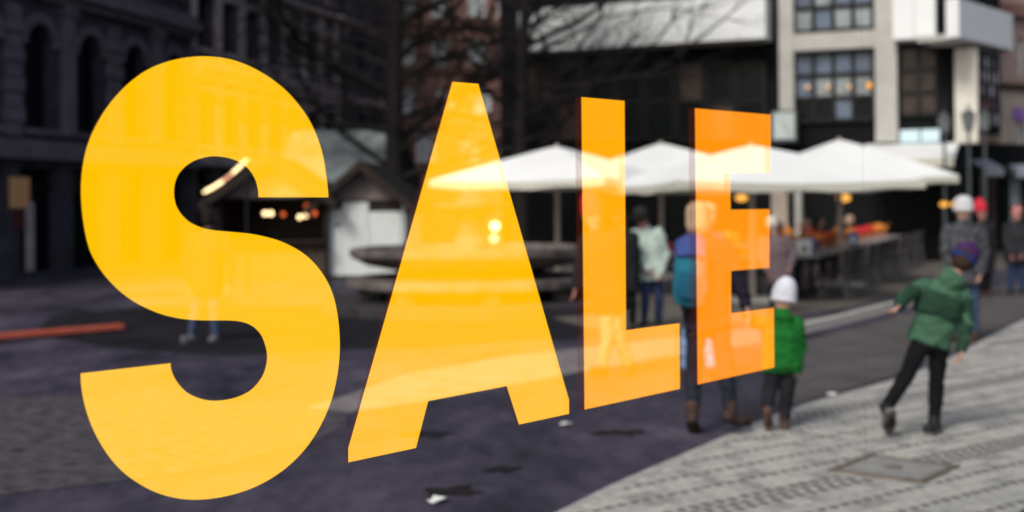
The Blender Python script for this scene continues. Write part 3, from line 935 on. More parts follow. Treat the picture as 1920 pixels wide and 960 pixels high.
# ------------------------------------------------------------------ market huts
def hut(label, c, w, dp, wall_h, peak_h, rot, wall_m, roof_m, front):
    t = thing('market_hut', c, label, 'market hut')
    X = Vector((math.cos(rot), math.sin(rot), 0)); Y = Vector((-math.sin(rot), math.cos(rot), 0)); Z = Vector((0, 0, 1))
    P = lambda x, y, z: Vector(c) + X * x + Y * y + Z * z
    def bx(mb, x0, x1, y0, y1, z0, z1):
        mb.quad8([P(x0, y0, z0), P(x1, y0, z0), P(x1, y1, z0), P(x0, y1, z0), P(x0, y0, z1), P(x1, y0, z1), P(x1, y1, z1), P(x0, y1, z1)])
    q = MB(); bx(q, -w / 2, -w / 2 + .06, 0, dp, 0, wall_h); bx(q, w / 2 - .06, w / 2, 0, dp, 0, wall_h); bx(q, -w / 2 + .06, w / 2 - .06, dp - .06, dp, 0, wall_h); q.build('wall', wall_m, t)
    q = MB(); q.prism([P(-w / 2 + .02, .03, wall_h + .002), P(w / 2 - .02, .03, wall_h + .002), P(0, .03, peak_h - .05)], Y * .06); q.build('gable', M['gable_wood'], t)
    for sg in (-1, 1):
        ov = .34
        ex = sg * (w / 2 + ov); ez = wall_h - (peak_h - wall_h) * ov / (w / 2)
        q = MB(); q.prism([P(0, -.42, peak_h), P(ex, -.42, ez), P(ex, -.42, ez + .1), P(0, -.42, peak_h + .12)], Y * (dp + .84)); q.build('roof_slope', roof_m, t)
        q = MB(); q.prism([P(0, -.48, peak_h - .09), P(ex, -.48, ez - .10), P(ex, -.48, ez + .13), P(0, -.48, peak_h + .14)], Y * .055); q.build('bargeboard', M['dark_wood'], t)
    front(t, bx, w, wall_h, P)
    return t
c1 = gp(684, 521)
def closed_front(t, bx, w, wh, P):
    q = MB(); bx(q, -w / 2 + .06, w / 2 - .06, .12, .16, 0, wh); q.build('backing', M['dark_wood'], t)
    xs = [-w / 2 + .05, -w / 2 + .42, .1, w / 2 - .08]
    tops = [wh - .22, wh - .05, wh - .28]
    for i in range(3):
        q = MB(); bx(q, xs[i] + .01, xs[i + 1] - .01, .03 - .012 * i, .11, .06, tops[i]); p_ = q.build('shutter', M['hut_white'], t)
        n = 4
        for j in range(1, n):
            x = xs[i] + (xs[i + 1] - xs[i]) * j / n
            q = MB(); bx(q, x - .006, x + .006, .022 - .012 * i, .03 - .012 * i, .08, tops[i] - .02); q.build('batten', M['hut_white'], p_)
    q = MB(); bx(q, xs[0] + .2, xs[0] + .32, -.01, .02, 1.25, 1.31); q.build('handle', M['black_metal'], t)
hut('white shuttered market hut with dark gable roof between the letters S and A', c1, 1.95, 2.2, 1.86, 2.66, R(-6), M['hut_white'], M['roof_felt'], closed_front)
c2 = gp(512, 523)
def open_front(t, bx, w, wh, P):
    q = MB(); bx(q, -w / 2 + .06, w / 2 - .06, 0, .08, 0, .85); q.build('counter_front', M['brown_wood'], t)
    q = MB(); bx(q, -w / 2, w / 2, -.25, .3, .86, .92); q.build('counter_top', M['dark_wood'], t)
    q = MB(); bx(q, -w / 2 + .06, w / 2 - .06, 1.6, 1.64, .92, wh); q.build('back_board', M['dark_wood'], t)
    q = MB(); bx(q, -w / 2 + .06, w / 2 - .06, -.1, 1.6, wh - .05, wh); q.build('ceiling', M['dark_wood'], t)
hut('dark open market hut with warm lamps and red wares behind the letter S', c2, 2.6, 2.0, 1.95, 2.8, R(-4), M['dark_wood'], M['roof_felt'], open_front)
for k, (x, y, r_, g_, lab) in enumerate(((497, 400, .06, warm, 'pair of warm bulbs, near one, hanging in the open hut'), (508, 400, .06, warm, 'pair of warm bulbs, far one, hanging in the open hut'), (562, 407, .055, warm, 'lower warm bulb beside red wares in the open hut'), (573, 404, .055, warm, 'upper warm bulb beside red wares in the open hut'), (531, 402, .055, redglow, 'dim red lamp between the two bulb pairs'), (576, 387, .07, redglow, 'red-orange lamp under the eave of the open hut'), (590, 400, .06, redglow, 'red lamp at the corner of the open hut'))):
    c = at(x, y, c2.y + .25)
    t = thing('hut_lamp', c, lab, 'lamp', 'lamps in the open hut')
    MB().ball(c, r_, 12, 8).build('bulb', g_, t)
    MB().tube([c + Vector((0, 0, r_)), c + Vector((0, 0, max(.1, 1.9 - c.z)))], .008, 5).build('cord', M['black_metal'], t)
c3 = gp(612, 500)
hut('market hut with pale snowy-grey roof behind the white shuttered hut', Vector((at(655, 385, 36).x + 1.1, 36.0, 0)), 2.6, 2.4, 2.55, 3.75, R(78), M['brown_wood'], M['pale_roof'], closed_front)
# string of lights inside the S
a, c = at(383, 360, 25.5), at(462, 300, 25.0)
t = thing('light_string', a, 'slanting string of warm bulbs inside the upper bowl of the S', 'lights')
pts = [a.lerp(c, k / 17) + Vector((0, 0, -.06 * math.sin(math.pi * k / 17))) for k in range(18)]
MB().tube([p + Vector((0, 0, .04)) for p in pts], .008, 5).build('cable', M['black_metal'], t)
dimb = glow('dim_bulb', (1.0, .45, .28), 1.0)
for k, p in enumerate(pts):
    MB().ball(p, .034, 8, 6).build('bulb', dimb if 8 <= k <= 11 else warm, t)
pg = Vector((c.x, c.y, 0))
MB().tube([pg, Vector((c.x, c.y, c.z + .1))], .03, 8).build('pole', M['black_metal'], t)
pg2 = Vector((a.x, a.y, 0))
MB().tube([pg2, Vector((a.x, a.y, a.z + .1))], .03, 8).build('pole', M['black_metal'], t)

# ------------------------------------------------------------------ fountain
fc = gp(880, 588); fc = Vector((fc.x, fc.y + 1.2, 0))
ft = thing('fountain', fc, 'round tiered stone fountain behind the letter A', 'fountain')
def fl(name, prof, m, n=20): return MB().lathe(prof, fc, n, .1).build(name, M[m], ft)
fl('base_step', [(2.55, 0), (2.55, .16), (2.5, .18), (1.5, .18)], 'fountain_shaded')
fl('plinth', [(1.5, .181), (1.5, .30), (1.45, .42)], 'fountain_shaded')
fl('lower_ledge', [(1.45, .36), (2.02, .36), (2.08, .40), (2.08, .50), (2.0, .53), (1.3, .53)], 'fountain_stone')
fl('stem', [(1.3, .531), (1.2, .66)], 'fountain_shaded')
fl('basin', [(1.15, .62), (1.75, .74), (1.98, .86), (2.02, .90), (2.02, 1.0), (1.94, 1.02), (1.80, 1.02), (1.76, .94), (.3, .93)], 'fountain_stone')
fl('water', [(1.77, .95), (1.77, .962)], 'water')
fl('centre_column', [(.34, .95), (.30, 1.1), (.22, 1.2), (.20, 1.45), (.34, 1.55), (.6, 1.68), (.62, 1.74), (.3, 1.72), (.14, 1.9), (.05, 1.98)], 'fountain_stone')
for k in range(8):
    a = 2 * math.pi * k / 8 + .2
    p = fc + Vector((math.cos(a) * 1.75, math.sin(a) * 1.75, 0))
    MB().box(p.x - .13, p.x + .13, p.y - .13, p.y + .13, .19, .358).build('bracket_stone', M['fountain_stone'], ft)
p = at(700, 474, fc.y - 1.2)
for k, (x, y, dd, g_) in enumerate(((928, 424, -1.0, warm), (926, 447, -1.0, glow('soft_bulb', (1.0, .8, .55), .8)))):
    c = at(x, y, fc.y + 1.5)
    t = thing('garden_lamp', Vector((c.x, c.y, 0)), ['bright round lamp above the fountain rim behind the A', 'dimmer round lamp just under the bright one behind the A'][k], 'lamp')
    MB().ball(c, .085, 12, 8).build('globe', g_, t)
    MB().tube([Vector((c.x + .001 * k, c.y + .2 * k, 0)), c], .02, 6).build('stake', M['black_metal'], t)

# ------------------------------------------------------------------ bare trees
def bare_tree(g, h, r0, label, seed, spread=1.0, lean=(0, 0), fork=.6, low=.3, limbs=16, depth_max=6):
    rr = random.Random(seed)
    t = thing('bare_tree', g, label, 'tree', 'bare winter trees')
    tr, cr = MB(), MB()
    N = 14
    trunk = []
    for k in range(N + 1):
        f = k / N
        trunk.append(g + Vector((lean[0] * f + (.10 * math.sin(f * 5 + seed) * f), lean[1] * f + .08 * math.cos(f * 4 + seed) * f, h * fork * f)))
    tr.tube(trunk, [r0 * (1.4 if k == 0 else 1.05 - .55 * k / N) for k in range(N + 1)], 12)
    def grow(p, d, L, r, lv):
        if lv > depth_max or r < .0035: return
        n = 5; pts = [p]; q = p.copy(); dd = d.copy()
        for k in range(n):
            dd = (dd + Vector((rr.uniform(-1, 1), rr.uniform(-1, 1), rr.uniform(-.55, .75))) * .2).normalized()
            q = q + dd * L / n; pts.append(q.copy())
        cr.tube(pts, [r * (1 - .45 * k / n) for k in range(n + 1)], 7 if lv < 1 else (5 if lv < 3 else 3), cap=False)
        for c in range(4 if lv < 2 else 3):
            k = n if c == 0 else rr.randint(1, n)
            sp = rr.uniform(.45, 1.0) * spread * (.5 if c == 0 else 1)
            ax = Vector((rr.uniform(-1, 1), rr.uniform(-1, 1), rr.uniform(-.5, .5)))
            grow(pts[k], (dd + ax.normalized() * sp).normalized(), L * rr.uniform(.5, .78), r * (.62 if c == 0 else .45), lv + 1)
    for k in range(limbs):
        f = low + (1 - low) * k / (limbs - 1)
        i = min(N - 1, int(f * N)); p = trunk[i].lerp(trunk[i + 1], f * N - i)
        a = 2.4 * k + rr.uniform(-.5, .5)
        up = rr.uniform(.25, .8) if k < limbs - 2 else 2.0
        grow(p, Vector((math.cos(a) * spread, math.sin(a) * .7, up)).normalized(), h * rr.uniform(.16, .25), r0 * rr.uniform(.26, .42), 0)
    tr.build('trunk', M['bark'], t, True); cr.build('crown', M['bark'], t, True)
    return t
g1 = at(744, 385, 34.5)
bare_tree(Vector((g1.x, g1.y, 0)), 13.0, .30, 'bare dark tree with thick trunk between the letters S and A', 3, 1.15, (.0, 0), .66, .28, 20)
g2 = at(976, 385, 33.0)
bare_tree(Vector((g2.x, g2.y, 0)), 13.0, .22, 'bare dark tree behind the tip of the A', 9, 1.25, (.15, 0), .62, .35, 24)
g3 = at(655, 385, 41.0)
bare_tree(Vector((g3.x, g3.y, 0)), 12.0, .17, 'slim bare tree rising behind the pale hut roof', 21, 1.1, (-.1, 0), .62, .4, 12)
# ------------------------------------------------------------------ parasols
def parasol(px, depth, y_peak, y_eave, half, rot, label):
    c = at(px, 385, depth); g = Vector((c.x, c.y, 0))
    zp, ze = at(px, y_peak, depth).z, at(px, y_eave, depth).z
    t = thing('parasol', g, label, 'parasol', 'white parasols over the cafe terrace')
    n = 4; N = 10
    cor = [g + Vector((math.cos(rot + math.pi / 2 * k + math.pi / 4), math.sin(rot + math.pi / 2 * k + math.pi / 4), 0)) * half * math.sqrt(2) for k in range(4)]
    q = MB()
    rings = 7
    for i in range(rings):
        f = .05 + .95 * i / (rings - 1)
        z = zp - (zp - ze) * (f ** 1.06)
        for k in range(4):
            for j in range(N):
                e = cor[k].lerp(cor[(k + 1) % 4], j / N)
                sag = -.10 * f * math.sin(math.pi * j / N) * (.5 + .5 * f)
                pull = 1 - .05 * math.sin(math.pi * j / N) * f
                pnt = g.lerp(e, f * pull)
                q.v.append((pnt.x, pnt.y, z + sag * .55))
    W = 4 * N
    for i in range(rings - 1):
        for j in range(W): q.f.append((i * W + j, i * W + (j + 1) % W, (i + 1) * W + (j + 1) % W, (i + 1) * W + j))
    q.f.append(tuple(range(W)))
    can = q.build('canopy', M['parasol_cloth'], t, False)
    vmb = MB(); last = [Vector(v) for v in q.v[-W:]]
    for j in range(W):
        vmb.v.append(tuple(last[j] + Vector((0, 0, -.004))))
    for j in range(W):
        vmb.v.append(tuple(last[j] + Vector((0, 0, -.13 - .02 * math.sin(j * 1.7)))))
    for j in range(W): vmb.f.append((j, (j + 1) % W, W + (j + 1) % W, W + j))
    vmb.build('valance', M['valance_cloth'], can)
    MB().tube([g + Vector((0, 0, .08)), g + Vector((0, 0, zp + .02))], .05, 10).build('pole', M['pole_metal'], t)
    MB().lathe([(.03, 0), (.035, .015), (.01, .04)], g + Vector((0, 0, zp)), 10).build('finial', M['valance_cloth'], t)
    q = MB(); q.box(g.x - .4, g.x + .4, g.y - .4, g.y + .4, 0.01, .09); q.build('base', M['concrete'], t)
    for k in range(8):
        e = cor[k // 2] if k % 2 == 0 else cor[k // 2].lerp(cor[(k // 2 + 1) % 4], .5)
        fe = .97 if k % 2 == 0 else .90
        MB().beam(g + Vector((0, 0, zp - .1)), g.lerp(e, fe) + Vector((0, 0, ze - g.z - .03 - (.06 if k % 2 else 0))), .025, .03).build('rib', M['pole_metal'], t)
    return t
parasol(1045, 24.5, 274, 338, 1.78, R(62), 'white parasol spanning from the letter A to the letter L')
parasol(1240, 29.5, 268, 330, 2.0, R(8), 'white parasol farther back between the letters L and E')
parasol(1410, 22.0, 272, 342, 2.08, R(12), 'white parasol crossing the letter E, nearest of the row')
parasol(1575, 26.0, 261, 333, 1.68, R(10), 'white parasol over the long table row, at the right end')

# ------------------------------------------------------------------ cafe tables and chairs
ORD = ['first', 'second', 'third', 'fourth', 'fifth', 'sixth', 'seventh', 'eighth', 'ninth', 'tenth', 'eleventh', 'twelfth', 'thirteenth', 'fourteenth']
def make_chair():
    t = thing('bistro_chair', (0, 0, 0), 'x', 'chair', 'bistro chairs along the table row')
    q = MB(); q.box(-.20, .20, -.20, .20, .445, .475); q.build('seat', M['chair_dark'], t)
    for sx in (-1, 1):
        q = MB(); q.tube([Vector((sx * .20, .20, 0)), Vector((sx * .185, .14, .445))], .013, 6); q.build('leg', M['chrome'], t)
        q = MB(); q.tube([Vector((sx * .20, -.27, 0)), Vector((sx * .19, -.185, .46)), Vector((sx * .19, -.235, .88))], .013, 6); q.build('leg', M['chrome'], t)
    for z in (.56, .67, .78):
        q = MB(); q.box(-.19, .19, -.24 + (.80 - z) * .12, -.215 + (.80 - z) * .12, z, z + .095); q.build('back_slat', M['chair_dark'], t)
    return t
proto = make_chair()
def make_table():
    t = thing('cafe_table', (0, 0, 0), 'x', 'table', 'tables of the cafe row')
    q = MB(); q.box(-.40, .40, -.36, .36, .725, .755); q.build('table_top', M['table_white'], t)
    q = MB(); q.tube([Vector((0, 0, .03)), Vector((0, 0, .725))], .03, 8); q.build('column', M['black_metal'], t)
    q = MB(); q.lathe([(.24, 0.009), (.24, .02), (.05, .04)], (0, 0, 0), 16); q.build('foot', M['black_metal'], t)
    return t
tproto = make_table()
RD = Vector((math.sin(R(22.6)), math.cos(R(22.6)), 0)); RN = Vector((RD.y, -RD.x, 0))
row0 = gp(1500, 560); row0 = Vector((row0.x, row0.y, 0))
rot_row = -R(22.6)
rs = random.Random(3)
first_c, first_t = [True], [True]
def put_chair(p, rz, label, cushion=None):
    o = proto if first_c[0] else copy_tree(proto)
    first_c[0] = False
    o.location = p; o.rotation_euler.z = rz; o['label'] = label
    return o
def put_table(p, rz, label):
    o = tproto if first_t[0] else copy_tree(tproto)
    first_t[0] = False
    o.location = p; o.rotation_euler.z = rz; o['label'] = label
    return o
def blanket(p, rz, m, label):
    """folded blanket hung over a chair back"""
    c, s = math.cos(rz), math.sin(rz)
    P = lambda x, y, z: (p.x + x * c - y * s, p.y + x * s + y * c, z)
    q = MB()
    prof = [(-.27, .58), (-.285, .75), (-.275, .90), (-.235, .915), (-.20, .90), (-.195, .72), (-.19, .60)]
    poly = [P(-.20, y, z) for y, z in prof] + [P(-.20, y + (.02 if y < -.23 else -.0) * 0 + .0, z - .0) for y, z in []]
    inner = [(-.258, .58), (-.27, .75), (-.262, .885), (-.235, .898), (-.215, .885), (-.21, .72), (-.205, .60)]
    outline = prof + inner[::-1]
    X = Vector(P(.20, 0, 0)) - Vector(P(-.20, 0, 0))
    n = len(prof)
    b0 = len(q.v)
    for (y, z) in prof: q.v.append(P(-.20, y, z))
    for (y, z) in inner: q.v.append(P(-.20, y, z))
    q.v += [tuple(Vector(v_) + X) for v_ in q.v[b0:]]
    for side in (0, 2 * n):
        for k in range(n - 1):
            q.f.append((b0 + side + k, b0 + side + k + 1, b0 + side + n + k + 1, b0 + side + n + k))
    for k in range(n - 1):
        q.f.append((b0 + k, b0 + k + 1, b0 + 2 * n + k + 1, b0 + 2 * n + k))
        q.f.append((b0 + n + k, b0 + n + k + 1, b0 + 3 * n + k + 1, b0 + 3 * n + k))
    q.f.append((b0, b0 + n, b0 + 3 * n, b0 + 2 * n)); q.f.append((b0 + n - 1, b0 + 2 * n - 1, b0 + 4 * n - 1, b0 + 3 * n - 1))
    return tag(q.build('blanket', m), label, 'blanket', 'blankets over the cafe chairs')
def flower_pot(p, m, label):
    t = thing('flower_pot', p, label, 'flowers', 'flower pots on the cafe tables')
    q = MB(); q.lathe([(.05, 0), (.075, .13), (.085, .135), (.085, .15), (.06, .15)], p, 12); q.build('pot', M['terracotta'], t)
    q = MB(); rr = random.Random(label)
    for k in range(24):
        a, r_ = rr.uniform(0, 6.28), rr.uniform(0, .20)
        q.ball(p + Vector((math.cos(a) * r_, math.sin(a) * r_, .2 + rr.uniform(-.03, .12))), rr.uniform(.03, .05), 6, 4)
    q.build('blossoms', m, t)
    q = MB()
    for k in range(10):
        a = rr.uniform(0, 6.28); d = Vector((math.cos(a), math.sin(a), 0))
        q.prism([p + Vector((0, 0, .14)), p + d * .07 + Vector((-d.y * .025, d.x * .025, .2)), p + d * .15 + Vector((0, 0, .19)), p + d * .07 + Vector((d.y * .025, -d.x * .025, .2))], (0, 0, .004))
    q.build('leaves', M['leaf_green'], t)
NT = 13
for i in range(NT):
    p = row0 + RD * (1.18 * i) + Vector((0, 0, .009))
    put_table(p, rot_row, f'{ORD[i]} white-topped cafe table from the near end of the long row')
    for side, nm in ((1, 'street side'), (-1, 'cafe side')):
        for j, du in ((0, -.32), (1, .26)):
            q_ = p + RN * side * (.62 + rs.uniform(-.04, .08)) + RD * du + Vector((0, 0, 0))
            rz = rot_row + (R(90) if side == 1 else R(-90)) + rs.uniform(-.2, .2)
            lab = f'dark bistro chair on the {nm} of the {ORD[i]} table' + (', nearer one' if j == 0 else ', farther one')
            put_chair(q_, rz, lab)
            if side == -1:
                blanket(q_, rz, M['orange_cloth'] if (i + j) % 4 != 3 and i < 7 else M['red_cloth'], f'folded {"orange" if (i + j) % 4 != 3 and i < 7 else "red"} blanket over the {["nearer", "farther"][j]} {nm} chair at the {ORD[i]} table')
    top = p + Vector((0, 0, .746))
    flower_pot(top + RD * .15 - RN * .15, M['red_cloth'] if i in (3, 7, 8, 9) else M['orange_cloth'], f'{"red" if i in (3, 7, 8, 9) else "orange"} flower pot standing on the {ORD[i]} cafe table')
rs = random.Random(8)
for i in range(9):
    p = row0 - RN * 2.0 + RD * (.2 + 1.5 * i) + Vector((0, 0, .009))
    put_table(p, rot_row, f'{ORD[i]} table of the inner cafe row from the near end')
    put_chair(p + RN * .62, rot_row + R(90), f'bistro chair on the street side of the {ORD[i]} inner table')
    put_chair(p - RN * .62, rot_row - R(90), f'bistro chair on the cafe side of the {ORD[i]} inner table')
    for side, sd_ in ((1, 'street'), (-1, 'cafe')):
        m_, c_ = [(M['orange_cloth'], 'orange'), (M['red_cloth'], 'red'), (M['orange_cloth'], 'orange')][(i + (side > 0)) % 3]
        blanket(p + RN * .62 * side, rot_row + R(90) * side, m_, f'{c_} blanket over the {sd_}-side chair of the {ORD[i]} inner table')
    if i % 2 == 0: flower_pot(p + Vector((0, 0, .746)), M['orange_cloth'] if i % 4 else M['red_cloth'], f'flower pot on the {ORD[i]} table of the inner cafe row')
# menu stands on the near tables
def stand(p, m, m2, label, rnd):
    t = thing('menu_stand', p, label, 'menu stand')
    q = MB()
    if rnd: q.tube([p + Vector((0, -.01, .16)), p + Vector((0, .01, .16))], .15, 18)
    else: q.box(p.x - .14, p.x + .14, p.y - .012, p.y + .012, p.z + .02, p.z + .30)
    q.build('board', m, t)
    q = MB()
    if rnd: q.tube([p + Vector((0, -.016, .13)), p + Vector((0, -.011, .13))], .085, 14)
    else: q.tube([p + Vector((.01, -.018, .12)), p + Vector((.01, -.013, .12))], .05, 14)
    q.build('mark', m2, t)
    q = MB(); q.box(p.x - .08, p.x + .08, p.y - .05, p.y + .05, p.z, p.z + .018); q.build('foot', M['black_metal'], t)
tz = .746 + .009
a = row0 + Vector((0, 0, tz)); stand(a + Vector((.05, -.1, 0)), M['panel_white'], M['leaf_green'], 'white square menu stand on the first cafe table', False)
a = row0 + RD * 1.18 + Vector((0, 0, tz)); stand(a + Vector((-.05, -.1, 0)), M['blue_paint'], M['black_metal'], 'round blue menu stand on the second cafe table', True)
a = row0 + RD * 1.18 * 5 + Vector((0, 0, tz)); stand(a + Vector((.1, -.1, 0)), M['blue_paint'], M['panel_white'], 'round blue menu stand with pale centre on the sixth cafe table', True)
# a few tables and chairs farther left, below the parasols
k = 0
for (x, y) in ((1395, 560), (1250, 548), (1030, 520), (1330, 530)):
    p = gp(x, y) + Vector((0, 0, .009))
    lab = ['in the lower gap of the E', 'beside the man in the mint jacket', 'behind the fountain rim', 'behind the E stem'][k]
    put_table(p, .3, 'white-topped cafe table ' + lab)
    put_chair(p + Vector((-.62, -.1, 0)), R(-80), 'chair at table ' + lab + ', nearer')
    put_chair(p + Vector((.62, .15, 0)), R(95), 'dark bistro chair drawn up to the table ' + lab + ', far')
    blanket(p + Vector((.62, .15, 0)), R(95), M['red_cloth'], 'red blanket on the chair ' + lab)
    k += 1

# ------------------------------------------------------------------ people
def solid(mb, voxel, smooth_it=3, fold=0.0, fscale=.12):
    """fuses overlapping closed shapes into one continuous skin"""
    me = mb.mesh('tmp')
    o = bpy.data.objects.new('tmp', me); col.objects.link(o)
    r = o.modifiers.new('r', 'REMESH'); r.mode = 'VOXEL'; r.voxel_size = voxel; r.use_smooth_shade = True
    s = o.modifiers.new('s', 'SMOOTH'); s.factor = .5; s.iterations = smooth_it
    dg = bpy.context.evaluated_depsgraph_get()
    out = bpy.data.meshes.new_from_object(o.evaluated_get(dg))
    bpy.data.objects.remove(o); bpy.data.meshes.remove(me)
    if fold:
        nrm = [v_.normal.copy() for v_ in out.vertices]
        for v_, nn in zip(out.vertices, nrm):
            c = v_.co
            d = noise.noise(Vector((c.x / fscale, c.y / fscale, c.z / fscale * 1.7))) + .5 * noise.noise(Vector((c.x / fscale * 2.3, c.y / fscale * 2.3, c.z / fscale * 3.0 + 9)))
            v_.co = c + nn * d * fold
    out.polygons.foreach_set('use_smooth', [True] * len(out.polygons))
    return out
def part(name, mb, m, parent, voxel, fold=0.0, fscale=.12, it=3):
    me = solid(mb, voxel, it, fold, fscale)
    me.name = name
    me.materials.clear(); me.materials.append(m)
    return link(name, me, parent)

def hand(mb, wrist, elbow, S, curl=.5, thumb_side=None):
    """palm, four unequal bent fingers and a thumb leaving the side of the palm"""
    d = (wrist - elbow).normalized()
    lat = thumb_side if thumb_side is not None else Vector((0, -1, 0))
    lat = (lat - d * lat.dot(d)).normalized()
    palmn = d.cross(lat)
    k = S / 1.7
    pc = wrist + d * .085 * k
    mb.capsule(wrist, .026 * k, pc, .034 * k, 12, 1.25, lat, .6)
    for i, (off, ln) in enumerate(((.030, .072), (.010, .082), (-.011, .076), (-.030, .058))):
        a = pc + lat * off * k + d * .012 * k
        m_ = a + (d * math.cos(curl * .6) + palmn * math.sin(curl * .6)) * ln * .5 * k
        e = m_ + (d * math.cos(curl * 1.7) + palmn * math.sin(curl * 1.7)) * ln * .5 * k
        mb.capsule(a, .0098 * k, m_, .009 * k, 8); mb.capsule(m_, .009 * k, e, .0078 * k, 8)
    a = wrist + d * .03 * k + lat * .024 * k
    m_ = a + (d * .6 + lat * .7 + palmn * .2).normalized() * .04 * k
    e = m_ + (d * .9 + lat * .25 + palmn * .3).normalized() * .032 * k
    mb.capsule(a, .013 * k, m_, .011 * k, 8); mb.capsule(m_, .011 * k, e, .009 * k, 8)

def shoe(parent, ankle, toe, S, m, sole_m, shaft=.0, sole_up=False, name='shoe', up=None):
    k = S / 1.7
    d = (toe - ankle); 
    heel = ankle + (ankle - toe).normalized() * .045 * k * 0 + Vector((0, 0, 0))
    q = MB()
    fwd = (toe - ankle).normalized()
    u = up.normalized() if up is not None else Vector((0, 0, 1))
    side = fwd.cross(u).normalized(); dn = -u
    bot = ankle + dn * .045 * k
    hl = bot - fwd * .03 * k
    q.capsule(hl, .043 * k, bot + fwd * .09 * k, .043 * k, 12, 1.0, side)
    q.capsule(bot + fwd * .08 * k, .045 * k, toe, .036 * k, 12, 1.15, side)
    q.capsule(ankle + u * .02 * k, .046 * k, bot, .046 * k)
    if shaft: q.capsule(ankle, .052 * k, ankle + up_leg(ankle, u) * shaft * k, .06 * k)
    o = part(name, q, m, parent, .012)
    s_ = MB()
    a = hl - fwd * .045 * k + dn * .03 * k; b_ = toe + fwd * .03 * k + dn * .026 * k
    w = .042 * k
    ring = [a - side * w * .8, a + fwd * .05 * k - side * w * .9, b_ - fwd * .07 * k - side * w * 1.15, b_ - side * w * .5, b_ + side * w * .5, b_ - fwd * .07 * k + side * w * 1.15, a + fwd * .05 * k + side * w * .9, a + side * w * .8]
    s_.prism(ring, dn * .02 * k)
    s_.build('sole', sole_m, o)
    return o
def up_leg(a, u): return u

